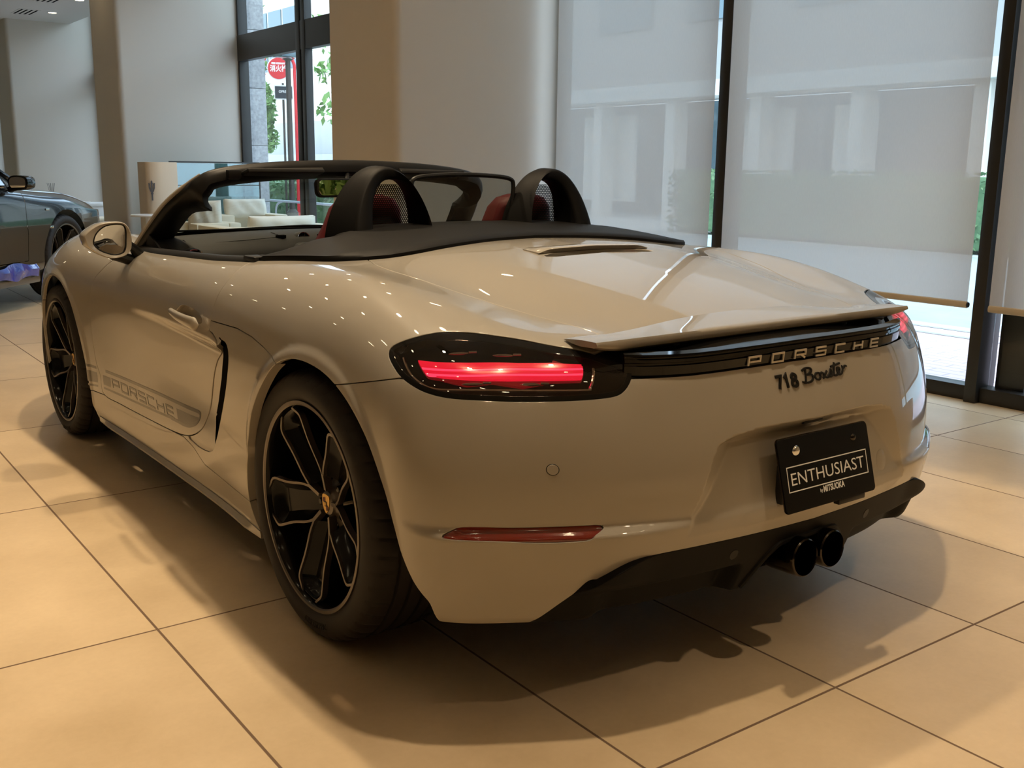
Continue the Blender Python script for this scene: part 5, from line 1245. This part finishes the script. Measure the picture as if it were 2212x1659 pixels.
def sofa(label, c, w, d, hb, ha, rz):
    """open side towards local -y; back panel at +y"""
    t = thing('sofa', label, 'sofa', c, rz)
    box('back_panel', (0,d/2-.07,hb/2+.03), (w,.14,hb-.06), M['sofa'], t, .02); box('base', (0,-.06,.20), (w-.30,d-.14,.26), M['sofa'], t, .02)
    for s in (-1, 1): box('armrest', (s*(w/2-.08),-.07,ha/2+.03), (.16,d-.14,ha-.06), M['sofa'], t, .02)
    box('seat_pad', (0,-.06,.385), (w-.33,d-.18,.11), M['cush'], t, .03, seg=3)
    for sx in (-1, 1):
        for sy in (-1, 1): box('leg', (sx*(w/2-.1),sy*(d/2-.1),.03), (.05,.05,.06), M['frame'], t, .004)
    return t
sofa('long cream sofa with its back to the car, behind the windscreen', (2.40,7.62,0), 1.25, .72, .60, .60, PI)
sofa('cream sofa facing the car in front of the tall window', (2.80,9.25,0), .80, .62, .61, .64, 0)
sofa('cream armchair at left of the lounge by the pedestal', (2.02,8.42,0), .56, .52, .60, .60, math.radians(-80))
cushion('back_cushion', (2.48,7.53,.575), (.72,.14,.24), 'cream back cushion leaning over the top of the near sofa', Matrix.Rotation(math.radians(10),3,'X'))
cushion('back_cushion', (2.82,9.27,.70), (.50,.12,.22), 'white square cushion on the far sofa', Matrix.Rotation(math.radians(-14),3,'X'))
cushion('back_cushion', (2.02,8.42,.66), (.34,.13,.34), 'large white cushion standing on the left armchair', Matrix.Rotation(math.radians(-25),3,'Z'))
o = thing('side_table', 'small round white table beside the pedestal', 'table', (1.62,9.05,0)); bm = bmesh.new(); bm_lathe(bm, [(.0001,.66),(.17,.66),(.175,.65),(.17,.64),(.02,.635),(.02,.02),(.13,.015),(.13,0),(.0001,0)], 'z', 32); bmobj('table_top', bm, M['whitelac'], o)
# pedestal with emblem
ped = thing('pedestal', 'cream curved totem panel with a grey trident emblem', 'pedestal', (1.80,9.45,0))
bm = bmesh.new(); pts = [(-.085,.15),(-.085,-.10)]+[(-.085+.16-.16*math.cos(a), -.10-.10*math.sin(a)) for a in np.linspace(.1, PI/2, 8)]+[(.24,-.20),(.24,.15)]
bm_prism(bm, pts, 0, 1.215, 'xy', bevel=.004); bmobj('panel', bm, M['panel'], ped, angle=30)
bm = bmesh.new(); S_ = .105
tri = [[(0,-1.0),(0,.15)],[(0,.15),(0,1.0)],[(-.62,.80),(-.55,.30),(-.30,-.02),(0,-.15)],[(.62,.80),(.55,.30),(.30,-.02),(0,-.15)],[(-.62,.80),(-.40,.55)],[(.62,.80),(.40,.55)],[(-.14,.72),(0,1.02),(.14,.72)],[(-.28,-.28),(.28,-.28)]]
for q in tri: stroke(bm, [(u*S_*.55, v*S_) for u, v in q], .020 if q[0][0] == 0 else .015, -.0025, .0005, M=lambda v: (-.045+v[0]*.8, -.1905+v[2]+(-.045+v[0]*.8+.085-.16)**2*.6, .905+v[1]))
bmobj('emblem', bm, M['emblem'], ped, smooth=False)
# low tinted glass partition
gp = thing('glass_partition', 'low tinted glass screen with a dark top rail beside the pedestal', 'partition', (2.69,9.80,0))
box('pane', (0,0,.61), (1.10,.012,1.20), M['partition'], gp, 0); bm = bmesh.new(); bm_box(bm, (0,0,1.222), (1.10,.03,.016)); bm_box(bm, (0,-.008,.955), (1.10,.012,.010)); bm_box(bm, (-.545,0,.61), (.012,.02,1.22)); bm_box(bm, (.545,0,.61), (.012,.02,1.22)); bmobj('rail', bm, M['frame'], gp, smooth=False)
# bench, counter, tray, diffuser far left
bn = thing('bench', 'tufted cream bench beyond the dark car front', 'bench', (2.20,13.0,0)); box('seat', (0,0,.32), (1.0,.60,.26), M['sofa'], bn, .06, seg=4)
bm = bmesh.new()
for k in range(-3, 4): bm_box(bm, (k*.14,-.302,.32), (.004,.004,.24))
bm_box(bm, (0,-.302,.34), (.98,.004,.004)); bmobj('seam', bm, M['wall2'], bn, smooth=False)
for sx in (-1, 1):
    for sy in (-1, 1): box('leg', (sx*.4,sy*.22,.095), (.05,.05,.19), M['frame'], bn, .004)
ct = thing('counter', 'low white counter in front of the distant pier', 'counter', (2.45,14.6,0)); box('cabinet', (0,0,.28), (1.30,.7,.56), M['whitelac'], ct, .004); box('counter_top', (0,0,.58), (1.36,.76,.04), M['whitelac'], ct, .006)
bm = bmesh.new(); bm_lathe(bm, [(.0001,.004),(.17,.004),(.20,.022),(.205,.022),(.19,.0),(.0001,0)], 'z', 32)
for v in bm.verts: v.co += Vector((2.26,14.45,.601))
tag(bmobj('tray', bm, M['whitelac']), 'shallow white tray lying on the white counter', 'tray')
rd = thing('reed_diffuser', 'reed diffuser with dark sticks on the white counter', 'diffuser', (1.90,14.36,.601)); bm = bmesh.new(); bm_lathe(bm, [(.0001,0),(.035,0),(.037,.06),(.015,.075),(.015,.09)], 'z', 20); bmobj('bottle', bm, M['smoked'], rd)
for k in range(7):
    a = -.5+k*.165; bm = bmesh.new(); bm_tube(bm, [(.004*math.cos(k),.004*math.sin(k),.01),(.10*math.sin(a)*1.1,.02*math.cos(k*2),.30)], .0022, 6); bmobj('stick', bm, M['satin'], rd)
ctb = thing('coffee_table', 'low dark coffee table between the two cars', 'table', (1.62,10.3,0)); box('table_top', (0,0,.33), (.7,.5,.03), mat('dark_wood', (.05,.02,.015), .25), ctb, .004); box('shelf', (0,0,.22), (.6,.4,.02), M['whitelac'], ctb, .003)
for sx in (-1,1):
    for sy in (-1,1): box('leg', (sx*.3,sy*.2,.16), (.03,.03,.32), M['frame'], ctb, .002)
# ---------------------------------------------------------------- second car, dark, at the far left
M['dark'] = mat('dark_metallic_paint', (.030,.034,.038), .22, metal=.5, coat=1); M['tint'] = mat('tinted_window', (.004,.005,.006), .04, coat=1)
M['film'] = add_bump(mat('blue_protective_film', (.03,.05,.42), .15, coat=1), 14, .8, .02)
hd = math.atan2(.667,.745); c2 = thing('dark_car', 'dark grey car at the left edge with blue film on its sill', 'car', (-.30,8.14,0), -hd)
c2.scale = (1.06,1.06,1.08)
secy = [-3.9,-3.2,-2.2,-1.4,-.8,-.3,.2,.6,.85,.98]
sech = [.98,1.0,1.0,.985,.96,.915,.875,.80,.68,.52]; secw = [.86,.92,.94,.935,.925,.92,.91,.86,.72,.48]
hs = Spl(secy); H_ = lambda y: hs(np.atleast_1d(y))@np.array(sech); W_2 = lambda y: hs(np.atleast_1d(y))@np.array(secw)
ys = np.linspace(-3.9,.98,180); us = np.linspace(0,1,70); V = []
for y in ys:
    h, w = H_(y)[0], W_2(y)[0]
    sec = crom([(w*.90,.20),(w*.975,.30),(w*.985,.42),(w,.58),(w*.995,.70),(w*.965,h*.90),(w*.86,h*.975),(w*.60,h+.004),(w*.3,h+.012),(0,h+.015)], 8)
    s_ = np.linspace(0, len(sec)-1, 70); V.append(np.c_[np.interp(s_, range(len(sec)), sec[:,0]), np.full(70, y), np.interp(s_, range(len(sec)), sec[:,1])])
V = np.array(V); nI, nJ = V.shape[:2]; idg = np.arange(nI*nJ).reshape(nI, nJ)
q = np.stack([idg[:-1,:-1], idg[1:,:-1], idg[1:,1:], idg[:-1,1:]], -1).reshape(-1,4); Tt2 = np.concatenate([q[:,[0,1,2]], q[:,[0,2,3]]]); B2 = (V.reshape(-1,3), Tt2)
B2 = clip(B2, .385-np.hypot(B2[0][:,1], B2[0][:,2]-.345)+(B2[0][:,0] < .4)*-9); B2 = clip(B2, .385-np.hypot(B2[0][:,1]+2.85, B2[0][:,2]-.345)+(B2[0][:,0] < .4)*-9)
B2 = clip(B2, np.where(B2[0][:,0] < W_2(B2[0][:,1])*.84, -1-B2[0][:,1]*0+0, -1))
dgap = lambda Vv: np.maximum(np.maximum(-.62-.10*(Vv[:,2]-.5)-Vv[:,1], -1), -1)
fd = lambda Vv: np.where(Vv[:,0] > .78, np.maximum(np.maximum(Vv[:,1]+.62+.15*(.7-Vv[:,2])*(Vv[:,2] > .6), -1.85-Vv[:,1]), .36-Vv[:,2]), 1)
def put2(nm, m, mt, s, parent=c2):
    v, t = m; v = v*[s,1,1]; return meshobj(nm, v, t if s > 0 else t[:, ::-1], mt, parent)
dm2 = clip(B2, fd(B2[0])+.003); bd2 = clip(B2, -fd(B2[0])+.003); bd2 = clip(bd2, np.where((bd2[0][:,1] < -.95) & (bd2[0][:,1] > -3.2), bd2[0][:,2]-(.93), -1))
for s in (1, -1):
    put2('body', bd2, M['dark'], s); dd = put2('door', clip(dm2, dm2[0][:,2]-.93), M['dark'], s)
    bm = bmesh.new(); bm_tube(bm, [(s*(W_2(y)[0]*.972), y, .925) for y in np.linspace(-1.84,-.70,12)], .010, 8); bmobj('belt_strip', bm, M['chrome'], dd)
    bm = bmesh.new(); rows = []
    for y, zt, xt in ((-3.2,1.05,.70),(-2.6,1.36,.60),(-1.8,1.40,.58),(-1.25,1.28,.66),(-.85,1.06,.80),(-.70,.95,.86)):
        rows.append([(s*.905,y,.925),(s*xt,y+.02,zt)])
    bm_loft(bm, rows, closed_ring=False, cap=(False,False)); bmobj('side_window', bm, M['tint'], c2)
    bm = bmesh.new(); bm_tube(bm, [(s*.70,-3.3,1.0),(s*.60,-2.6,1.39),(s*.58,-1.8,1.43),(s*.66,-1.25,1.30),(s*.80,-.85,1.07),(s*.88,-.62,.93)], [.03,.03,.03,.028,.026,.02], 8); bmobj('roof_pillar', bm, M['dark'], c2)
    make_wheel('wheel', .345, .235, c2, (s*.79,0,.345), s < 0 and False or s > 0); make_wheel('wheel', .345, .235, c2, (s*.79,-2.85,.345), s > 0)
    bm = bmesh.new(); rings = []
    for k, y, dx in ((.72,-.50,0),(.95,-.53,0),(1,-.60,0),(.98,-.64,0),(.80,-.645,0)): rings.append([(s*(1.01+.080*k*math.copysign(abs(math.cos(a))**.7, math.cos(a))), y-.22, .955+.055*k*math.copysign(abs(math.sin(a))**.7, math.sin(a))) for a in np.linspace(0,2*PI,24,endpoint=False)])
    bm_loft(bm, rings); bm_tube(bm, [(s*.97,-.80,.92),(s*.90,-.80,.90)], .02, 8); mo = bmobj('door_mirror', bm, M['gloss'], c2, angle=60)
    bm = bmesh.new(); bm_prism(bm, [(s*(1.01+.064*math.copysign(abs(math.cos(a))**.7, math.cos(a))), 955e-3+.042*math.copysign(abs(math.sin(a))**.7, math.sin(a))) for a in np.linspace(0,2*PI,24,endpoint=False)], -.868, -.866, 'xz'); bmobj('mirror_glass', bm, M['mirror'], mo)
    box('sill', (s*.85,-1.45,.235), (.10,2.0,.11), M['dark'], c2, .02)
bm = bmesh.new(); rows = []
for y in np.linspace(-1.45,-.55,24): rows.append([(.930+.010*math.sin(y*23)+.004*math.sin(y*61), y, .345+.015*math.sin(y*13)), (.945+.012*math.sin(y*31+1), y, .30), (.925+.012*math.sin(y*19), y, .235+.014*math.sin(y*17))])
bm_loft(bm, rows, closed_ring=False, cap=(False,False)); bmobj('protective_film', bm, M['film'], c2)
bm = bmesh.new(); bm_box(bm, (.915,-.30,.74), (.006,.05,.016), bevel=.002); bm_box(bm, (.918,-.26,.60), (.006,.05,.02), bevel=.002); bmobj('badge', bm, M['chrome'], c2)
rows = [(w_, y, z) for w_, y, z in ()]
bm = bmesh.new(); bm_loft(bm, [[(s*.56,-2.6,1.40),(s*.56,-1.8,1.44)] for s in (-1,-.5,0,.5,1)], closed_ring=False, cap=(False,False)); bm_box(bm, (0,-1.6,.30), (1.6,4.2,.1)); bmobj('roof', bm, M['dark'], c2)
bm = bmesh.new(); bm_loft(bm, [[(.58*s,-1.8,1.43),(.66*s,-1.25,1.31),(.80*s,-.80,1.0),(.84*s,-.62,.94)] for s in (-1,-.5,0,.5,1)], closed_ring=False, cap=(False,False)); bmobj('windscreen', bm, M['tint'], c2)

pt = thing('mirror_reflection_plant', 'tall leafy plant in a pot added out of view to reflect green in the inside mirror', 'plant', (2.45,-1.0,0)); bm = bmesh.new(); bm_lathe(bm, [(.0001,0),(.20,0),(.24,.42),(.22,.42),(.20,.38),(.0001,.38)], 'z', 32); bmobj('pot', bm, M['whitelac'], pt)  # unseen plant, added only for the green reflection in the inside mirror

# ---------------------------------------------------------------- street outside
def brick_mat(name, c1, c2, mortar, sc, w=.2, h=.1, rot=PI/2):
    m = mat(name, c1, .8); n, l, b = nodes(m); g = n.new('ShaderNodeNewGeometry'); mp = n.new('ShaderNodeMapping'); mp.inputs['Rotation'].default_value = (0,0,rot); t = n.new('ShaderNodeTexBrick')
    t.inputs['Color1'].default_value = (*c1,1); t.inputs['Color2'].default_value = (*c2,1); t.inputs['Mortar'].default_value = (*mortar,1); t.inputs['Scale'].default_value = sc; t.inputs['Mortar Size'].default_value = .006; t.inputs['Brick Width'].default_value = w; t.inputs['Row Height'].default_value = h
    l.new(g.outputs['Position'], mp.inputs[0]); l.new(mp.outputs[0], t.inputs[0]); l.new(t.outputs[0], b.inputs['Base Color']); return m
M['pave'] = brick_mat('pink_brick_paving', (.60,.47,.49), (.66,.54,.56), (.40,.33,.36), 1, .30, .10); M['asph'] = add_var(mat('asphalt', (.3,.36,.38), .9), (.30,.37,.39), (.40,.47,.49), 3)
M['granite'] = add_var(mat('speckled_granite', (.4,.42,.45), .6), (.10,.11,.12), (.50,.52,.53), 30, 8); M['conc'] = add_var(mat('pale_concrete', (.6,.6,.58), .8), (.52,.54,.52), (.66,.67,.64), 2)
M['shut'] = mat('ribbed_metal_cladding', (.55,.57,.57), .5, metal=.3); M['leaf'] = add_var(mat('green_leaf', (.12,.3,.06), .6), (.10,.26,.06), (.30,.50,.16), 9); M['hedge'] = add_var(mat('hedge_leaf', (.05,.13,.05), .6), (.03,.09,.04), (.16,.28,.12), 12); M['bark'] = mat('bark', (.06,.045,.035), .8)
M['navy'] = mat('navy_board', (.012,.018,.03), .5); M['red'] = mat('signal_red', (.60,.02,.03), .4); M['bglass'] = mat('facade_glass', (.10,.16,.19), .1, spec=.8); M['shop'] = mat('pale_shop_interior', (.75,.72,.66), .8); M['steel'] = mat('galvanised_steel', (.5,.55,.58), .4, metal=.7); M['post'] = mat('brown_post', (.045,.036,.032), .5)
M['orange'] = mat('cone_orange', (.75,.09,.03), .5); M['grey'] = mat('facade_grey', (.36,.36,.35), .8)
st(box('pavement', (4.58,12,-.06), (2.46,60,.1), M['pave'], bevel=0)); st(box('road', (9.4,12,-.09), (7.2,60,.1), M['asph'], bevel=0)); st(box('pavement', (18,12,-.06), (10,60,.1), M['conc'], bevel=0))
for x in (5.30, 5.60): st(box('drain_strip', (x,12,-.0085), (.07,60,.005), M['grey'], bevel=0))
cl = thing('granite_column', 'tall speckled granite column outside the far window', 'column', (3.69,11.25,-.01))
for k in range(7): box('granite_block', (0,0,.36+.735*k), (.40,.5,.73), M['granite'], cl, .006)
def leaves(n, c, r, size, flat=1, seed=0):
    R = np.random.default_rng(seed); bm = bmesh.new()
    for i in range(n):
        while True:
            p = R.uniform(-1,1,3)
            if (p*p).sum() < 1: break
        p = p*r+c; d = R.normal(size=3); d /= np.linalg.norm(d); u = np.cross(d, R.normal(size=3)); u /= np.linalg.norm(u); s = size*R.uniform(.6,1.3)
        v = np.cross(d, u)*.45
        bm.faces.new([bm.verts.new(tuple(p+a*s)) for a in (u, v+u*.1, -u, -v+u*.1)])
    return bm
def tree(label, base, h, crowns, seed, size=.07, n=500):
    t = thing('street_tree', label, 'tree', base); bm = bmesh.new(); bm_tube(bm, [(0,0,0),(.03,.02,h*.5),(0,.05,h)], [.07,.055,.03], 10)
    for c, r, k in crowns: bm_tube(bm, [(0,.03,h*.7), tuple(np.array(c)*[.5,.5,.5]+np.array([0,0,h*.45])), tuple(c)], [.03,.018,.008], 6)
    bmobj('trunk', bm, M['bark'], t); bm = bmesh.new()
    for i, (c, r, k) in enumerate(crowns): join(bm, leaves(k, np.array(c), np.array(r), size, seed=seed+i))
    bmobj('foliage', bm, M['leaf'], t, smooth=False)
tree('leafy street tree beside the granite column', (4.86,13.45,-.01), 3.0, [((.0,-.05,2.05),(.21,.26,.46),900),((.02,.0,1.62),(.27,.26,.24),500),((-.05,.1,2.75),(.22,.24,.22),200),((-.05,.1,3.55),(.18,.2,.25),120)], 3, .055)
bm = bmesh.new(); join(bm, leaves(2200, np.array((0,0,1.70)), np.array((.42,.42,.48)), .06, seed=77)); bm_tube(bm, [(0,0,.4),(.02,0,1.7)], .02, 8); bmobj('foliage', bm, M['leaf'], pt, smooth=False)
tree('sparse street tree seen past the double mullion', (5.9,12.6,-.01), 3.2, [((-.2,-.35,2.62),(.50,.55,.22),120),((-.35,-.45,2.05),(.35,.35,.25),90),((-.1,.2,3.2),(.6,.6,.3),90)], 9, .075)
def hedge(label, c, s, n, seed):
    bm = leaves(n, np.zeros(3), np.array(s)/2*1.0, .055, seed=seed)
    R = np.random.default_rng(seed+50)
    bb = bmesh.new(); bm_box(bb, (0,0,0), (s[0]*.86,s[1]*.96,s[2]*.92), bevel=.06); join(bm, bb)
    for i in range(n):
        p = (R.uniform(-.5,.5,3))*np.array(s); ax = R.integers(0,3); p[ax] = math.copysign(s[ax]/2, p[ax]); d = R.normal(size=3); u = np.cross(d, R.normal(size=3)); u /= np.linalg.norm(u); v = np.cross(d/np.linalg.norm(d), u)*.5; z = .055*R.uniform(.6,1.4)
        bm.faces.new([bm.verts.new(tuple(p+a*z)) for a in (u, v, -u, -v)])
    o = bmobj('hedge', bm, M['hedge'], smooth=False, loc=c); tag(o, label, 'hedge'); return o
hedge('clipped green hedge behind the street railing', (6.7,16.0,.46), (.9,4.4,.95), 2200, 4)
hedge('dark low hedge across the street', (13.4,8.0,.60), (.8,9.0,1.2), 2600, 5)
rl = thing('street_railing', 'thin steel railing in front of the hedge', 'railing', (4.75,12.4,-.01)); bm = bmesh.new(); bm_tube(bm, [(0,-2.6,.68),(0,2.4,.68)], .018, 8); bmobj('top_rail', bm, M['steel'], rl)
for k in range(6):
    bm = bmesh.new(); y = -2.5+k*.95; bm_tube(bm, crom([(0,y,0),(0,y,.48),(0,y-.06,.62),(0,y-.22,.67)], 5), .016, 8); bmobj('post', bm, M['steel'], rl)
lp = thing('lamp_post', 'dark brown lamp post behind the round red sign', 'lamp post', (5.0,12.69,-.01)); bm = bmesh.new(); bm_lathe(bm, [(.09,0),(.09,.5),(.045,.55),(.038,2.75),(.09,2.78),(.0001,2.80)], 'z', 16); bmobj('pole', bm, M['post'], lp); bm = bmesh.new(); bm_box(bm, (0,0,2.90), (.34,.34,.20), bevel=.02); bm_box(bm, (0,0,3.02), (.40,.40,.04), bevel=.01); bmobj('lantern', bm, M['bglass'], lp)
# hydrant sign
hy = thing('hydrant_sign', 'round red fire hydrant sign with white characters on a curved red pole', 'sign', (6.0,14.58,-.01)); f = Vector((-.42,-.907,0)).normalized(); r_ = Vector((f.y*-1, f.x, 0)).normalized()*1
r_ = Vector((.907,-.42,0)); sc_ = Vector((0,0,0))+r_*-.245+Vector((0,.06,2.86))
bm = bmesh.new(); arc = [Vector((0,0,0)), Vector((0,0,2.35))]+[sc_+r_*(.27*math.cos(a))+Vector((0,0,.27*math.sin(a)-.02)) for a in np.linspace(-.2, PI+.5, 18)]; bm_tube(bm, [tuple(p) for p in arc], .028, 8); bmobj('pole', bm, M['red'], hy)
def face(v): return sc_+r_*(v[0]*.95)+Vector((0,0,v[1]*.95-.03))+f*(v[2])
bm = bmesh.new(); bb = bmesh.new(); bm_lathe(bb, [(.0001,.012),(.205,.012),(.205,-.012),(.0001,-.012)], 'z', 40)
for v in bb.verts: v.co = face(v.co)
join(bm, bb); bmobj('rim', bm, M['whitelac'], hy); bm = bmesh.new(); bb = bmesh.new(); bm_lathe(bb, [(.0001,.016),(.185,.016),(.185,.010)], 'z', 40)
for v in bb.verts: v.co = face(v.co)
join(bm, bb); bmobj('disc', bm, M['red'], hy)
for nm, txt, sz, y, wd_ in (('characters','消火栓',.12,.0,.30),('caption','FIRE HYDRANT',.04,.088,.24)):
    b = text_mesh(txt, sz, .001, offset=.003); xs_ = [v.co.x for v in b.verts]
    if xs_:
        k = wd_/(max(xs_)-min(xs_)); cx = (max(xs_)+min(xs_))/2; cy = (max(v.co.y for v in b.verts)+min(v.co.y for v in b.verts))/2
        for v in b.verts: v.co = face(((v.co.x-cx)*k, (v.co.y-cy)*max(1,k)+y, .0175+v.co.z))
        bmobj(nm, b, M['whitelac'], hy, smooth=False)
    else: b.free()
sb = thing('street_sign', 'small dark street name board under the round red sign', 'sign', (5.6,14.2,-.01)); 
def face2(v): return Vector((0,-.02,2.40))+r_*v[0]+Vector((0,0,v[1]))+f*v[2]
for nm, s_, z_, mt in (('frame',(.30,.235),-.004,'whitelac'),('board',(.275,.19),.004,'navy')):
    bb = bmesh.new(); bm_box(bb, (0,0,z_), (s_[0],s_[1],.012)); 
    for v in bb.verts: v.co = face2(v.co)
    bmobj(nm, bb, M[mt], sb, smooth=False)
bm = bmesh.new(); bm_tube(bm, [(0,0,0),(0,0,2.55)], .02, 8); bmobj('pole', bm, M['post'], sb)
b = text_mesh('OPREZZI', .055, .001, offset=.001)
for v in b.verts: v.co = face2((v.co.x*.9+.02, v.co.y+.01, .0115+v.co.z))
bmobj('board_text', b, M['whitelac'], sb, smooth=False)
# buildings
bw = thing('boundary_building', 'long low pale building with ribbed lower wall beyond the hedge', 'building', (9.2,24,-.01)); box('wall', (0,0,1.85), (.6,16,.75), M['conc'], bw, .01)
box('wall', (0,-4.4,.74), (.6,7,1.48), M['conc'], bw, .01)
bm = bmesh.new(); bm_box(bm, (.05,3.6,.74), (.5,8.9,1.48))
for k in range(60): bm_box(bm, (-.215,-.75+k*.148,.74), (.05,.06,1.46))
bmobj('ribbed_wall', bm, M['shut'], bw, smooth=False)
tw = thing('office_tower', 'distant blue grey office block above the transom', 'building', (13.2,31.5,-.01)); box('wall', (0,0,3.1), (2.4,9,6.2), M['shop'], tw, 0)
for k in range(8):
    for j in range(3): box('window', (-1.21,-4.0+k*1.05,4.35+j*.62), (.06,.9,.50), M['bglass'], tw, 0)
sb2 = thing('shop_building', 'building across the street showing faintly through the blinds', 'building', (16,9,-.01)); box('wall', (1,0,5.2), (1,30,4.6), M['grey'], sb2, 0); box('back_wall', (3,0,1.5), (.4,30,3), M['bglass'], sb2, 0); box('fascia', (.4,0,3.05), (.8,30,.35), M['conc'], sb2, 0)
for k in range(12): box('column', (.5,-14+k*2.6,1.45), (.45,.32,2.9), M['shop'], sb2, 0)
for k, (y, w_) in enumerate(((-8.6,2.0),(-6.2,1.9),(-3.4,1.2),(2.1,1.0),(4.6,1.8),(9.7,2.0))): box('shop_window', (1.0,y,1.5), (.1,w_,2.2), M['shop'], sb2, 0)
for k in range(9): box('upper_window', (.48,-13+k*3.1,5.4), (.08,1.9,1.6), M['bglass'], sb2, 0)
cn = thing('traffic_cone', 'orange traffic cone on the pavement outside', 'cone', (4.6,-2.3,-.01)); bm = bmesh.new(); bm_lathe(bm, [(.15,.02),(.14,.04),(.03,.68),(.0001,.70)], 'z', 24); bmobj('cone_body', bm, M['orange'], cn); box('cone_base', (0,0,.012), (.36,.36,.024), M['orange'], cn, .004)

# ---------------------------------------------------------------- light
EXPOSURE = .85
w = bpy.data.worlds.new('world'); bpy.context.scene.world = w; w.use_nodes = True
wn_, wl_ = w.node_tree.nodes, w.node_tree.links; bg = wn_['Background']
sky = wn_.new('ShaderNodeTexSky'); sky.sky_type = 'NISHITA'; sky.sun_disc = False; sky.sun_elevation = math.radians(55); sky.sun_rotation = math.radians(200); sky.air_density = 1.2; sky.dust_density = 4
mxw = wn_.new('ShaderNodeMix'); mxw.data_type = 'RGBA'; mxw.inputs['Factor'].default_value = .75; mxw.inputs['B'].default_value = (3.6,4.6,5.8,1)
wl_.new(sky.outputs[0], mxw.inputs['A']); wl_.new(mxw.outputs['Result'], bg.inputs[0]); bg.inputs[1].default_value = .48
def spot(x, y, p, tx=None, ty=None, ang=95, blend=.6, col=(1,.77,.50), r=.05, z=3.42):
    d = bpy.data.lights.new('downlight_beam', 'SPOT'); d.energy = p; d.spot_size = math.radians(ang); d.spot_blend = blend; d.color = col; d.shadow_soft_size = r
    o = bpy.data.objects.new('downlight_beam', d); o.location = (x,y,z); C.objects.link(o)
    v = Vector(((tx if tx is not None else x)-x, (ty if ty is not None else y)-y, -z)); o.rotation_euler = v.to_track_quat('-Z','Y').to_euler()
for x, y, p, a in ((-.40,-.75,100,90),(-.30,.55,95,90),(-.40,1.9,100,90),(-.45,3.4,100,90),(-2.5,-1.5,75,62),(-2.7,.6,75,62),(-2.6,3.0,75,62),(2.2,-1.6,105,60),(2.3,.6,45,56),(.3,6.2,70,80),(-1.0,8.6,80,90),(1.6,6.6,45,70),(2.0,8.4,40,70),(2.3,14,30,80),(.2,-2.9,110,80),(-2.2,-4.6,120,90),(1.4,-4.8,120,90)): spot(x, y, p, ang=a)
sc0 = bpy.context.scene
sc0.cycles.max_bounces = 8; sc0.cycles.diffuse_bounces = 4; sc0.cycles.glossy_bounces = 4; sc0.cycles.transparent_max_bounces = 16; sc0.cycles.transmission_bounces = 4
sc0.cycles.sample_clamp_indirect = 6; sc0.cycles.caustics_reflective = False; sc0.cycles.caustics_refractive = False

# ---------------------------------------------------------------- camera
_f, _pos, _R, _ = (2217.744631548606, [-1.9488985604547564, -2.267646422671484, 1.1815619116937996], [[0.800623, -0.5990537, 0.0117248], [0.1133861, 0.170695, 0.9787782], [0.5883421, 0.7823029, -0.2045867]], 0)
cam = bpy.data.cameras.new('camera'); co = bpy.data.objects.new('camera', cam); C.objects.link(co)
cam.sensor_fit = 'HORIZONTAL'; cam.sensor_width = 36; cam.lens = _f*36/2212; cam.clip_start = .05; cam.clip_end = 500
mw = Matrix.Identity(4)
for i in range(3):
    mw[i][0] = _R[0][i]; mw[i][1] = _R[1][i]; mw[i][2] = -_R[2][i]; mw[i][3] = _pos[i]
co.matrix_world = mw
sc = bpy.context.scene; sc.camera = co
vs = sc.view_settings; vs.view_transform = 'Standard'; vs.look = 'None'; vs.gamma = 1; vs.use_curve_mapping = False; vs.exposure = EXPOSURE
